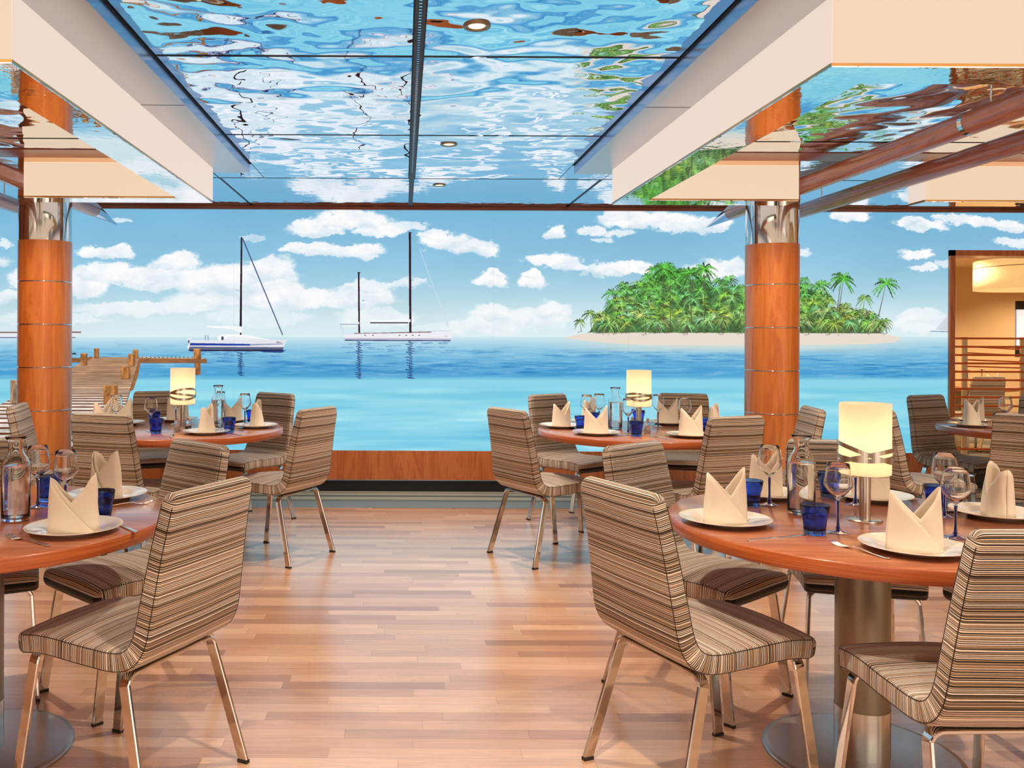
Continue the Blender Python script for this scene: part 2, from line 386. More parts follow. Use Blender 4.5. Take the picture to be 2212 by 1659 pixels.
def make_mural():
    rng = np.random.default_rng(7)
    W = int((MU1 - MU0) * MS); Hh = int((MV1 - MV0) * MS)
    U = (np.arange(W, dtype=np.float32) + 0.5) / MS + MU0
    V = (np.arange(Hh, dtype=np.float32) + 0.5) / MS + MV0
    UU, VV = np.meshgrid(U, V)

    def vnoise(sx, sy, seed):
        r = np.random.default_rng(seed)
        nx = int((MU1 - MU0) / sx) + 3; ny = int((MV1 - MV0) / sy) + 3
        g = r.random((ny, nx)).astype(np.float32)
        x = (U - MU0) / sx; y = (V - MV0) / sy
        xi = x.astype(int); yi = y.astype(int)
        fx = x - xi; fy = y - yi
        fx = fx * fx * (3 - 2 * fx); fy = (fy * fy * (3 - 2 * fy))[:, None]
        a = g[yi][:, xi]; b = g[yi][:, xi + 1]; c = g[yi + 1][:, xi]; d = g[yi + 1][:, xi + 1]
        return (a * (1 - fx) + b * fx) * (1 - fy) + (c * (1 - fx) + d * fx) * fy
    def fbm(sx, sy, seed, octv=4, gain=0.5):
        t = 0; amp = 1; s = 0
        for k in range(octv):
            t = t + amp * vnoise(sx / 2 ** k, sy / 2 ** k, seed + k); s += amp; amp *= gain
        return t / s
    lin = lambda c: np.array(c, dtype=np.float32)
    def gradient(stops):
        p = [s[0] for s in stops]
        return np.stack([np.interp(V, p, [s[1][k] for s in stops]) for k in range(3)], -1).astype(np.float32)
    img = np.zeros((Hh, W, 3), np.float32)
    sky = gradient([(452, (122, 184, 218)), (520, (132, 190, 221)), (580, (148, 199, 225)), (640, (178, 216, 231)), (690, (206, 230, 236)), (727, (216, 237, 240))])
    img[:] = sky[:, None, :]
    img += ((fbm(260, 120, 3, 3) - 0.5) * 18)[..., None]
    img += (rng.random((Hh, W)).astype(np.float32)[..., None] - 0.5) * 7

    def smooth(a, b, x):
        t = np.clip((x - a) / (b - a), 0, 1); return t * t * (3 - 2 * t)
    wx = (fbm(40, 26, 21, 5, 0.62) - 0.5); wy = (fbm(38, 24, 31, 5, 0.62) - 0.5)
    detail = fbm(22, 16, 41, 5, 0.6)
    CL = [(760,476,84,26,1),(683,494,62,20,1),(690,507,50,10,1),(815,500,52,17,1),(872,490,52,14,.9),(720,542,60,14,.9),(655,543,55,15,1),(790,543,44,17,1),
          (960,523,58,20,1),(1022,538,52,18,1),(930,510,32,12,.9),(546,515,26,7,.6),(1198,505,28,16,1),(1278,498,32,13,1),(1335,506,40,9,.9),(1302,520,26,8,.8),
          (1400,478,110,24,1),(1335,466,44,13,.9),(1490,488,76,22,1),(1550,486,40,16,1),(1050,605,45,18,1),(1064,590,18,14,1),(1150,612,38,18,1),(1148,593,24,12,1),
          (1176,562,46,18,1),(1230,573,46,15,.9),(1293,577,42,15,.9),(1352,580,62,18,1),(1540,584,64,24,1),(1590,582,30,20,.9),(1262,590,12,10,.5),(1298,592,12,9,.5),
          (195,543,34,15,1),(252,545,38,17,1),(258,479,26,7,.7),(14,524,20,10,.8),(383,568,54,28,1),(325,602,88,32,1),(232,594,70,30,1),(180,612,50,40,1),
          (425,612,62,30,1),(525,604,112,40,1),(585,585,60,32,1),(612,640,78,38,.95),(480,650,120,28,.85),(290,668,150,18,.75),(685,642,60,26,.9),(765,645,100,30,.9),
          (798,620,60,15,.85),(882,614,52,9,.8),(810,690,90,26,.75),(60,604,44,26,.9),(18,642,34,20,.8),(110,690,130,14,.6),(560,690,120,24,.6),
          (1840,470,50,13,1),(1962,480,40,13,1),(2002,490,46,12,1),(2060,474,40,12,.9),(2142,482,72,14,1),(2192,491,40,14,1),(2192,526,50,11,1),(1982,549,38,15,1),
          (1996,580,32,9,.9),(1738,546,20,9,.8),(2040,570,20,14,.7),(1990,690,62,20,.85),(1965,706,80,18,.85),(1820,700,90,20,.6),(1090,700,74,32,.85),(1160,690,80,26,.85),
          (1195,672,44,22,.9),(1010,708,60,20,.8),(1060,678,45,20,.8),(940,712,60,10,.5),(-60,560,80,26,.9),(-160,620,120,40,.9),(-300,520,90,24,.9),(-260,690,140,20,.6),
          (2300,560,80,22,.9),(2300,660,100,24,.8)]
    dens = np.zeros((Hh, W), np.float32); core = np.zeros((Hh, W), np.float32); lowr = np.zeros((Hh, W), np.float32)
    for (cx, cy, rx, ry, a) in CL:
        x0 = max(0, int((cx - rx * 1.7 - MU0) * MS)); x1 = min(W, int((cx + rx * 1.7 - MU0) * MS))
        y0 = max(0, int((cy - ry * 2.0 - MV0) * MS)); y1 = min(Hh, int((cy + ry * 2.0 - MV0) * MS))
        if x1 <= x0 or y1 <= y0: continue
        sl = (slice(y0, y1), slice(x0, x1))
        k = min(rx, ry * 1.6)
        X = (UU[sl] - cx + wx[sl] * 46) / rx; Y = (VV[sl] - cy + wy[sl] * 32) / ry
        Yb = np.where(Y > 0, Y * 1.25, Y)
        d = np.sqrt(X * X + Yb * Yb)
        m = smooth(1.12, 0.78, d + (detail[sl] - 0.5) * 0.30) * a
        dens[sl] = 1 - (1 - dens[sl]) * (1 - m)
        core[sl] = np.maximum(core[sl], m * np.clip(1.25 - d, 0, 1))
        lowr[sl] = np.maximum(lowr[sl], m * smooth(-0.1, 0.95, Y + wx[sl] * 1.2))
    shade = np.clip(lowr * 0.45 + (0.62 - fbm(50, 30, 61, 4)) * 0.75, 0, 1) * 0.75
    shade = np.clip(shade * 1.35 - 0.04, 0, 0.9)
    cloud = lin((252, 252, 254)) * (1 - shade[..., None]) + lin((184, 212, 228)) * shade[..., None]
    alpha = np.clip(dens * (0.80 + 0.35 * detail), 0, 1)[..., None]
    img = img * (1 - alpha) + cloud * alpha
    haze = smooth(640, 727, VV)[..., None] * 0.45
    img = img * (1 - haze) + lin((222, 239, 242)) * haze

    # sea
    sea = gradient([(727, (208, 232, 240)), (742, (172, 214, 233)), (762, (128, 192, 224)), (785, (98, 174, 217)), (806, (78, 162, 212)), (812, (82, 166, 214)),
                    (822, (138, 212, 232)), (850, (136, 212, 232)), (890, (146, 217, 235)), (930, (130, 208, 232)), (978, (128, 206, 230))])
    seaI = np.repeat(sea[:, None, :], W, 1)
    st = fbm(46, 3.0, 81, 4, 0.62); st2 = fbm(260, 12, 91, 3)
    band = smooth(733, 775, VV) * (1 - smooth(808, 824, VV))
    dk = smooth(0.46, 0.74, st) * band * (0.25 + 1.0 * smooth(0.35, 0.65, st2))
    seaI = seaI * (1 - 0.5 * dk[..., None]) + lin((28, 118, 184)) * 0.5 * dk[..., None]
    lt = smooth(0.52, 0.85, 1 - st) * (band * 0.7 + 0.15)
    seaI = seaI * (1 - 0.45 * lt[..., None]) + lin((196, 230, 242)) * 0.45 * lt[..., None]
    low = smooth(826, 850, VV); s3 = fbm(190, 13, 101, 4)
    seaI = seaI + (((s3 - 0.5) * 84) * low)[..., None] * lin((0.9, 0.5, 0.25))
    gl = (smooth(0.66, 0.80, s3) * low * smooth(860, 910, VV))[..., None] * 0.35
    seaI = seaI * (1 - gl) + lin((205, 244, 250)) * gl
    m = smooth(726.5, 728.5, VV)[..., None]
    img = img * (1 - m) + seaI * m

    def poly(pts, col, a=1.0, tex=None):
        xs = [p[0] for p in pts]; ys = [p[1] for p in pts]
        x0 = max(0, int((min(xs) - MU0) * MS) - 1); x1 = min(W, int((max(xs) - MU0) * MS) + 2)
        y0 = max(0, int((min(ys) - MV0) * MS) - 1); y1 = min(Hh, int((max(ys) - MV0) * MS) + 2)
        if x1 <= x0 or y1 <= y0: return
        cov = np.zeros((y1 - y0, x1 - x0), np.float32)
        for oy in (-0.25, 0.25):
            for ox in (-0.25, 0.25):
                X = U[x0:x1][None, :] + ox / MS; Y = V[y0:y1][:, None] + oy / MS
                ins = np.zeros(cov.shape, bool)
                n = len(pts)
                for i in range(n):
                    ax, ay = pts[i]; bx, by = pts[(i + 1) % n]
                    if ay == by: continue
                    c = ((ay > Y) != (by > Y)) & (X < (bx - ax) * (Y - ay) / (by - ay) + ax)
                    ins ^= c
                cov += ins * 0.25
        cov = (cov * a)[..., None]
        c = lin(col)
        if tex is not None: c = c * tex[y0:y1, x0:x1][..., None]
        img[y0:y1, x0:x1] = img[y0:y1, x0:x1] * (1 - cov) + c * cov
    def line(x0_, y0_, x1_, y1_, w0, w1, col, a=1.0):
        dx, dy = x1_ - x0_, y1_ - y0_; L = math.hypot(dx, dy) or 1; nx, ny = -dy / L, dx / L
        poly([(x0_ + nx * w0 / 2, y0_ + ny * w0 / 2), (x1_ + nx * w1 / 2, y1_ + ny * w1 / 2), (x1_ - nx * w1 / 2, y1_ - ny * w1 / 2), (x0_ - nx * w0 / 2, y0_ - ny * w0 / 2)], col, a)

    # island: pale shallows, sand, palms
    sh = np.exp(-(((UU - 1590) / 330) ** 4)) * smooth(728, 736, VV) * (1 - smooth(744, 772, VV))
    img = img * (1 - 0.8 * sh[..., None]) + lin((222, 226, 214)) * 0.8 * sh[..., None]
    top = [(1216, 730), (1250, 722), (1300, 716), (1360, 712), (1440, 708), (1560, 708), (1700, 712), (1800, 712), (1880, 714), (1915, 722), (1950, 731)]
    poly(top + [(1930, 740), (1860, 744), (1700, 745), (1500, 746), (1360, 744), (1280, 738)], (232, 220, 206))
    env = [(1262,700),(1275,672),(1300,664),(1322,622),(1350,606),(1378,606),(1398,590),(1412,572),(1440,564),(1470,574),(1500,576),(1522,574),(1545,598),(1570,592),(1600,612),(1640,600),
           (1700,592),(1740,594),(1775,604),(1790,640),(1830,650),(1862,662),(1880,660),(1900,680),(1916,705)]
    ex = [e[0] for e in env]; ey = [e[1] for e in env]
    rr = random.Random(11)
    GH = [(1268,700),(1284,680)]
    # dark under-storey
    und = [(1272, 712)] + [(x, y + 22) for x, y in env[3:-2]] + [(1905, 714)]
    poly([(x, y + 6) for x, y in und], (62, 108, 52), 0.9, 0.35 + 1.3 * fbm(7, 7, 171, 3, .7))
    def patch_line(xa, ya, xb, yb, w, col, a):
        # fast soft stroke
        x0 = max(0, int((min(xa, xb) - w - MU0) * MS)); x1 = min(W, int((max(xa, xb) + w - MU0) * MS) + 2)
        y0 = max(0, int((min(ya, yb) - w - MV0) * MS)); y1 = min(Hh, int((max(ya, yb) + w - MV0) * MS) + 2)
        if x1 <= x0 or y1 <= y0: return
        X = U[x0:x1][None, :] - xa; Y = V[y0:y1][:, None] - ya
        dx, dy = xb - xa, yb - ya; L2 = dx * dx + dy * dy + 1e-6
        t = np.clip((X * dx + Y * dy) / L2, 0, 1)
        d = np.hypot(X - t * dx, Y - t * dy)
        c = np.clip((w * (1 - 0.75 * t) * 0.5 + 0.33 - d) / 0.66, 0, 1) * a
        c = c[..., None]
        img[y0:y1, x0:x1] = img[y0:y1, x0:x1] * (1 - c) + lin(col) * c
    def palm(x, y, R, g, trunk=True, base=None, lean=0.0, nf=11):
        if trunk:
            by = base if base else min(718, y + R * 2.4)
            patch_line(x + lean, by, x, y, 2.2 if R > 16 else 1.4, (96, 88, 70), 0.9)
            patch_line(x + lean - 8, by + 1.5, x + lean + 3, by, 1.6, (92, 92, 96), 0.6)
        for k in range(nf):
            an = math.pi * (k + rr.uniform(-.4, .4)) / (nf - 1) * 1.6 - math.pi * 0.30
            dirx = math.cos(an); up = math.sin(an)
            L = R * rr.uniform(0.75, 1.1); px, py = x, y
            shade_ = rr.choice((0.5, 0.72, 0.95, 1.08, 1.2, 1.32))
            for q in range(4):
                t = (q + 1) / 4
                nx_ = x + dirx * L * t; ny_ = y - (up * L * t * 0.9 - 0.42 * L * t * t)
                cc = tuple(min(255, c_ * shade_ * (0.85 + 0.35 * (1 - t))) for c_ in g)
                patch_line(px, py, nx_, ny_, 2.6 * (R / 20), cc, 0.85)
                for sgn in (-1, 1):
                    patch_line(nx_, ny_, nx_ + dirx * R * 0.12 + sgn * R * 0.05, ny_ + R * (0.22 if sgn > 0 else 0.13), 1.4 * R / 20, tuple(c_ * 0.86 for c_ in cc), 0.7)
                px, py = nx_, ny_
    items = []
    for i in range(300):
        x = rr.uniform(1290, 1900); yt = float(np.interp(x, ex, ey)) + 14
        y = yt + (700 - yt) * rr.random() ** 0.85
        items.append((y, x))
    for (x, y) in env[3:-3]: items.append((y + 10, x + rr.uniform(-6, 6)))
    items.sort()
    for (y, x) in items:
        f_ = min(1, max(0, (y - 580) / 110))
        g = (84 + 92 * f_ * rr.uniform(.4, 1.15), 172 + 26 * f_ * rr.uniform(.6, 1.1), 72 + 70 * f_ * rr.random())
        palm(x, y, rr.uniform(14, 23) * (1 - 0.12 * f_), g, trunk=(y > 686 or y < 590), nf=13)
    for (x, y, R, b, ln) in [(1252,694,13,716,4),(1275,676,16,717,3),(1330,690,14,720,2),(1484,682,15,722,0),(1420,690,14,718,3),(1560,690,14,721,2),(1448,588,30,700,0),(1490,590,28,700,4),(1432,580,26,690,0),(1522,580,26,690,0),(1600,688,15,720,0),
                             (1818,600,27,672,-10),(1822,604,22,672,-10),(1914,612,27,682,-16),(1868,644,18,700,-8),(1912,694,16,720,4),(1790,690,15,722,2),(1745,688,15,722,2),(1395,690,15,722,0),(1650,690,15,722,2)]:
        palm(x, y, R, (86, 168, 62) if y < 640 else (118, 164, 78), True, b, ln, 13)

    # boats
    NAVY = (28, 30, 62)
    def reflect(x, y0, y1, w):
        y = y0; s = 1
        while y < y1:
            ww = w * rr.uniform(.5, 1.4); s = -s
            line(x + s * ww * .4 - ww, y, x + s * ww * .4 + ww, y + 1.0, 1.8, 1.2, (16, 42, 100), .85)
            y += rr.uniform(1.8, 3.4)
    def hullsh(x0_, x1_, y):
        for k in range(30):
            x = rr.uniform(x0_, x1_); yy = y + rr.random() ** 2 * 26
            line(x - rr.uniform(4, 16), yy, x + rr.uniform(4, 16), yy, 1.4, .8, (34, 104, 178), .55)
    hullsh(425, 600, 760); hullsh(750, 970, 740)
    poly([(410, 735), (621.6, 733.5), (615, 744), (610.5, 755), (406, 756), (404.5, 748)], (228, 230, 238))
    poly([(410, 749), (613, 750), (610, 757.5), (560, 759.5), (440, 758), (406, 757)], (92, 98, 128))
    poly([(411, 741), (540, 743), (540, 746.6), (410, 746.4)], (38, 62, 160))
    poly([(540, 743), (612, 742), (611, 744), (540, 746.6)], (150, 158, 190))
    line(409, 757.5, 612, 756.5, 2.6, 2.6, (18, 28, 70)); poly([(560, 758), (618, 757), (608, 762), (570, 761)], (20, 40, 110), .8)
    poly([(471, 724.2), (478, 722.6), (522, 721.5), (535, 724), (585, 733.8), (471, 735)], (248, 250, 252))
    poly([(471, 735), (500, 727), (560, 731), (583, 735)], (222, 228, 236), .6)
    poly([(478, 727), (483, 727), (483, 734.5), (478, 734.5)], (70, 74, 92))
    poly([(446, 703.6), (519, 705), (523, 702.5), (523, 719), (500, 711), (446, 706.6)], (246, 248, 252))
    line(521.8, 512, 520, 705, 3.2, 4.6, (34, 22, 34)); line(520, 719, 520.2, 723, 3.4, 3.4, (34, 22, 34))
    line(524, 515, 610.5, 723.5, 2.6, 2.2, (74, 92, 132)); line(508, 626, 520, 629, 1, 1, (120, 130, 160), .7)
    poly([(404.5, 731), (409, 728.6), (414, 731), (412, 735), (406, 735)], (226, 230, 240)); line(408, 735, 408, 741, 2.4, 2.4, (50, 54, 76))
    for xx in (443, 449): line(xx, 724, xx + 1, 735, 1.6, 1.2, (120, 134, 160))
    for (xa, xb, ya, yb) in [(598.5, 598.5, 737.2, 740.8), (597, 598.6, 739.4, 740.8), (600.6, 600.2, 738, 740.8), (602, 603, 738.4, 740.8), (603, 604.6, 740.8, 738.4), (605.4, 607.2, 739, 740.8)]:
        line(xa, ya, xb, yb, .9, .9, (60, 64, 96))
    reflect(520, 762, 813, 4.5)
    poly([(741.5, 721.5), (770, 720.5), (900, 718.5), (950, 716.8), (977.5, 713.8), (976.5, 726), (974, 735), (745, 733.5)], (238, 236, 244))
    poly([(744, 730), (975, 731), (973.5, 735.8), (746, 734.6)], (188, 186, 206)); line(745, 735, 973, 736, 1.8, 1.8, (24, 40, 92))
    line(765, 720.3, 932, 717.4, 1.6, 1.4, (96, 48, 44)); line(741, 721.5, 977, 713.9, .7, .7, (190, 196, 214))
    for x in (788.5, 805.7, 863, 877.5, 891.5, 905.7): line(x - 1.8, 724.6, x + 1.8, 724.4, 1.7, 1.7, (84, 88, 120))
    for x in (959.5, 962, 964.5): line(x, 725.4, x + 1.3, 727, .8, .8, (130, 130, 150))
    for (x, y0_, y1_, w) in ((775.3, 589, 719, 3.4), (885.8, 502.5, 717.5, 4.6)):
        line(x - .4, y0_, x + .6, y1_, w, w, (40, 18, 28)); line(x - 3.4, y0_ - .2, x + 3.4, y0_ - .2, 1.5, 1.5, (40, 22, 34))
        reflect(x + .6, 738, 817, 4.4 if w < 4 else 5.4)
    poly([(800, 692), (887, 689.6), (887, 695.6), (800, 696)], (246, 250, 253)); line(799.6, 697.3, 882, 697.3, 2.4, 2.4, (62, 36, 52))
    poly([(735, 700.4), (772, 697), (776, 695), (776, 700.6)], (238, 242, 250)); line(735, 700.6, 776, 700.4, 1.1, 1.1, (96, 110, 140))
    line(735, 701, 743, 720, .6, .6, (150, 170, 190), .7); line(782, 649, 787, 649, 1.6, 1.6, (90, 130, 180))
    line(905, 534, 969, 708, .9, 2.2, (206, 222, 232), .95)
    poly([(-60, 719), (176, 716.5), (166, 725), (160, 729), (-60, 729)], (232, 236, 242)); line(-60, 718.4, 175, 717.6, 2.2, 2.6, (120, 84, 82)); line(-60, 729, 163, 729, 1.6, 1.6, (36, 50, 92))
    line(0, 716, 120, 711, .8, .8, (190, 200, 210), .6)
    poly([(2020, 712), (2052, 676), (2052, 714)], (198, 204, 216), .6); line(2010, 715.5, 2060, 716.8, 1.4, 1.4, (110, 130, 160))

    # pier
    dk_l = lambda v: 200 - (v - 771) * 1.94
    inside = (VV > 771) & (UU > dk_l(VV)) & (UU < 302.5 - (VV - 771) * 0.295)
    spacing = 3325.0 / np.maximum(VV - 727, 20)
    ph = np.mod(-spacing * 1.0 + 400, 1.0)
    rowi = np.floor(-spacing + 400).astype(int)
    tone = np.random.default_rng(5).random(4000).astype(np.float32)[np.clip(rowi, 0, 3999)]
    grain = fbm(26, 1.6, 121, 3, .6); big = fbm(60, 30, 131, 3)
    near = smooth(800, 900, VV)
    pl = (lin((226, 184, 146)) * (1 - near[..., None]) + lin((252, 240, 232)) * near[..., None]) * (0.80 + 0.18 * tone + 0.34 * (grain - .5) + 0.2 * (big - .5))[..., None]
    gapw = 0.34
    sharp = np.clip((VV - 785) / 60, 0, 1)
    gap = smooth(gapw + .06, gapw - .06, ph) * sharp + 0.22 * (1 - sharp)
    pl = pl * (1 - gap[..., None]) + lin((104, 60, 38)) * gap[..., None]
    img[inside] = np.clip(pl, 0, 255)[inside]
    wt = 0.45 + 1.10 * fbm(5, 16, 141, 4, .65)
    wth = 0.78 + 0.44 * fbm(18, 4, 151, 4, .65)
    poly([(302.5, 771), (305.5, 774), (298, 812), (288, 842), (280, 846), (290, 812)], (158, 106, 66), 1, wth)
    line(302.5, 771, 243, 973, 1.6, 2.2, (120, 78, 50), .7)
    poly([(302.5, 773), (445, 775), (447, 777), (447, 784.5), (302.5, 784.5)], (150, 100, 64), 1, wth); poly([(302.5, 770.5), (440, 773), (440, 775), (302.5, 773.6)], (212, 186, 164))
    for x in range(306, 440, 9): line(x, 772, x + 3, 772, 2, 2, (70, 50, 40), .8)
    poly([(100, 774), (184, 773), (200, 770), (198, 774), (184, 783), (100, 784)], (140, 92, 60), 1, wth)
    poly([(420, 784), (433, 784), (433, 810), (421, 810)], (150, 98, 58), 1, wt)
    for (a, b, c, d) in [(203, 214, 752, 773), (174, 189, 763, 789), (287, 299, 755, 773), (277, 292, 764, 790), (261, 282, 789.5, 818), (223.5, 255, 831.5, 874), (22.5, 43, 821, 872), (418, 434, 753, 776), (-90, -55, 880, 945)]:
        poly([(a, c), (b, c), (b, d), (a, d)], (178, 118, 66) if a > 60 else (156, 126, 102), 1, wt)
        poly([(a, c), (b, c), (b - .5, c + 1.8), (a + .5, c + 1.8)], (206, 172, 138), .8)
        poly([(a + (b - a) * .72, c + 2), (b, c), (b, d), (a + (b - a) * .8, d)], (112, 74, 46), .45)
        line(a, d, b, d, 1.6, 1.6, (90, 60, 40), .6)
    for (x, w) in ((156, 7), (163, 5)): line(x - w, 763, x + w * .4, 765, 3.2, 2.2, (34, 36, 46))
    # print joints
    for u in (-60, 505, 1066, 1358, 1628, 2047): line(u, MV0, u, MV1, .8, .8, (120, 160, 180), .22)

    img = np.clip(img / 255.0, 0, 1)
    px = np.ones((Hh, W, 4), np.float32); px[..., :3] = img[::-1]
    im = bpy.data.images.new('bay_print', W, Hh, float_buffer=False)
    im.colorspace_settings.name = 'sRGB'
    im.pixels.foreach_set(px.ravel()); im.update(); im.pack()
    return im

def mural_material():
    a = NT('backlit_print')
    tx = a.n('TexImage'); tx.image = make_mural(); tx.interpolation = 'Linear'; tx.extension = 'EXTEND'
    tc = a.n('TexCoord'); a.l(tc, 'UV', tx, 'Vector')
    a.l(tx, 'Color', a.b, 'Emission Color'); a.b.inputs['Emission Strength'].default_value = MURAL_GAIN
    a.set(Base_Color=(0.02, 0.02, 0.02, 1), Roughness=0.6, Specular_IOR_Level=0.1)
    return a.m

# ------------------------------------------------------------------ the room
def slab(name, mat, x0, x1, y0, y1, z0, z1, parent=None, bevel=0):
    return MB().box(x0, x1, y0, y1, z0, z1).build(name, mat, parent, bevel=bevel)

struct(slab('floor', M['parquet'], -7, 10, -3.5, 6.84, -0.06, 0.0))
M['border'] = plain('grey_carpet_border', srgb(120, 132, 134), 0.9)
struct(slab('floor', M['border'], -7, 10, 6.84, 7.10, -0.06, 0.002))
struct(slab('floor', M['carpet'], -7, 10, 7.10, 13.0, -0.06, 0.002))

CZ = 2.446
# wall behind the mural, wood skirting panel, black recess
wx0, wx1 = -7.0, 4.672
struct(slab('wall_back', M['wood_panel'], wx0, wx1, WALL_Y + 0.02, WALL_Y + 0.16, 0.0, 2.75))
struct(slab('wall_back', M['wood_panel'], 6.9, 10, WALL_Y + 0.02, WALL_Y + 0.16, 0.0, 2.75))
struct(slab('wall_back', M['wood_panel'], 4.672, 6.9, WALL_Y + 0.02, WALL_Y + 0.16, 2.09, 2.75))
panel = struct(slab('trim_1', M['wood_panel'], wx0, wx1, WALL_Y - 0.012, WALL_Y + 0.02, 0.105, 0.353))
MB().box(wx0, wx1, WALL_Y - 0.016, WALL_Y + 0.0, 0.097, 0.105).build('edge_strip', M['silver_edge'], panel)
struct(slab('baseboard_back', M['black'], wx0, wx1, WALL_Y + 0.004, WALL_Y + 0.02, 0.0, 0.097))
struct(slab('trim_2', M['wood_dark'], -7, 10, WALL_Y - 0.03, WALL_Y + 0.02, 2.416, CZ))
struct(slab('wall_left', M['wood_panel'], -7.1, -7.0, -3.5, 7.7, 0, 2.75))
struct(slab('wall_right', M['tan_wall'], 10, 10.1, -3.5, 13.0, 0, 2.75))

# the mural: one flat backlit print
def mural_uv(X, Z):
    x = X * PXM; y = -(Z - EYE) * PXM; a = 0.0045
    u = 872 + x - a * y; v = 725 + y + a * x
    return ((u - MU0) / (MU1 - MU0), 1 - (v - MV0) / (MV1 - MV0))
mb = MB()
def mural_quad(x0, x1, z0, z1):
    mb.add([(x0, WALL_Y, z0), (x1, WALL_Y, z0), (x1, WALL_Y, z1), (x0, WALL_Y, z1)], [(0, 1, 2, 3)],
           [[mural_uv(x0, z0), mural_uv(x1, z0), mural_uv(x1, z1), mural_uv(x0, z1)]])
mural_quad(-5.0, 4.672, 0.353, 2.416)
mural_quad(4.672, 6.0, 2.093, 2.416)
mb.box(-5.0, 4.672, WALL_Y + 0.001, WALL_Y + 0.012, 0.353, 2.416, mi=1)
mur = mb.build('backlit_mural', [mural_material(), M['black']])
tag(mur, 'huge backlit wall mural of a tropical bay with island, sailboats and wooden pier', 'mural')

# opening to the next dining room, framed in mahogany
fr = slab('window_1', M['wood_panel'], 4.672, 4.716, WALL_Y - 0.03, WALL_Y + 0.2, 0.0, 2.093)
MB().box(4.672, 6.9, WALL_Y - 0.03, WALL_Y + 0.2, 2.045, 2.093).build('window_head', M['wood_panel'], fr)
struct(fr)
# next room
struct(slab('wall_next_room', M['tan_wall'], 4.3, 8.48, 12.2, 12.3, 0, 2.4))
struct(slab('wall_next_room', M['tan_wall'], 4.2, 4.3, 7.72, 12.3, 0, 2.4))
struct(slab('ceiling_next_room', M['tan_wall'], 4.3, 10, 7.72, 12.3, 2.32, 2.4))
M['white_paint'] = plain('white_paint', srgb(238, 236, 230), 0.5)
struct(slab('trim_3', M['white_paint'], 7.60, 7.64, 12.16, 12.2, 0.9, 2.06))
struct(slab('wall_next_room', M['tan_wall'], 8.48, 10, 12.2, 12.3, 1.86, 2.4))
struct(slab('wall_next_room', M['tan_wall'], 8.48, 10, 12.2, 12.3, 0, 1.08))
win = struct(slab('window_2', M['black'], 8.48, 9.9, 12.22, 12.3, 1.08, 1.86))
M['sky_pane'] = emitter('daylight_pane', srgb(176, 204, 236), 0.62)
MB().box(8.5, 9.8, 12.19, 12.22, 1.24, 1.74).build('pane', M['sky_pane'], win)

# mirrored ceiling of pressed ripple panels with dark joints
E_ = [-3.2, -1.92, -0.60, 0.76, 2.12, 3.485, 4.856, 6.194, 7.52]
XC = [-7.0, -3.95, -2.4, -1.24, 0.052, 1.345, 2.55, 3.95, 8.5]
struct(slab('ceiling', M['seam'], -7, 8.5, -3.3, 7.66, CZ + 0.012, CZ + 0.08))
cj = [-1.125, 0.05, 1.124]
for i in range(len(E_) - 1):
    y0, y1 = E_[i] + 0.013, E_[i + 1] - 0.013
    soft = i == len(E_) - 2
    spans = [(-0.985, 0.028), (0.076, 1.083)] if not soft else [(-1.29, 0.036), (0.070, 1.375)]
    for (x0, x1) in spans:
        struct(slab('ceiling', M['ripple_soft' if soft else 'ripple'], x0, x1, y0, y1, CZ, CZ + 0.014))
    for (x0, x1) in [(-7, -4.1), (-4.09, -1.31), (1.40, 4.2), (4.21, 8.5)]:
        if soft: struct(slab('ceiling', M['ripple_soft'], x0, x1, y0, y1, CZ, CZ + 0.014))
        elif y1 > 2.2 and y0 < 5.1:
            struct(slab('ceiling', M['ripple'], x0, x1, y0, min(y1, 5.13), 2.42, CZ + 0.014))
        elif y0 < 2.2: struct(slab('ceiling', M['ripple'], x0, x1, y0, y1, CZ, CZ + 0.014))
for (x0, x1) in [(-7, -1.31), (1.40, 8.5)]:
    struct(slab('ceiling', M['ripple_soft'], x0, x1, 5.37, 6.18, CZ, CZ + 0.014))
    struct(slab('trim_4', M['wood_dark'], x0, x1, 5.135, 5.364, 2.416, CZ))
struct(slab('ceiling', M['ripple_soft'], -1.30, -0.99, 5.70, 6.18, CZ, CZ + 0.014))
struct(slab('ceiling', M['ripple_soft'], 1.088, 1.395, 5.70, 6.18, CZ, CZ + 0.014))
# perforated track between the two panel rows
tr = struct(slab('trim_5', M['seam'], 0.034, 0.070, -3.2, 7.52, CZ - 0.004, CZ + 0.01))
hb = MB()
for k in range(120):
    y = 2.6 + k * 0.028
    hb.box(0.047, 0.057, y, y + 0.012, CZ - 0.0055, CZ - 0.004)
hb.build('track_slots', M['silver_edge'], tr)

# aluminium beams along the aisle
for s, xo, xi in ((-1, -1.003, -1.36), (1, 1.100, 1.46)):
    b = MB(); x0, x1 = sorted((xo, xi)); b.box(x0, x1, -3.2, 5.69, 2.389, CZ + .01)
    o = struct(b.build('trim_6', M['silver_panel'], bevel=0))
    xa = xo - 0.003 if s > 0 else xo; xb = xo if s > 0 else xo + 0.003
    MB().box(xa, xb, -3.2, 5.692, 2.388, CZ).build('beam_face', M['beam_side'], o)
    for yj in (0.6, 4.02): MB().box(x0, x1, yj, yj + 0.004, 2.3882, 2.3892).build('beam_joint', M['seam'], o)

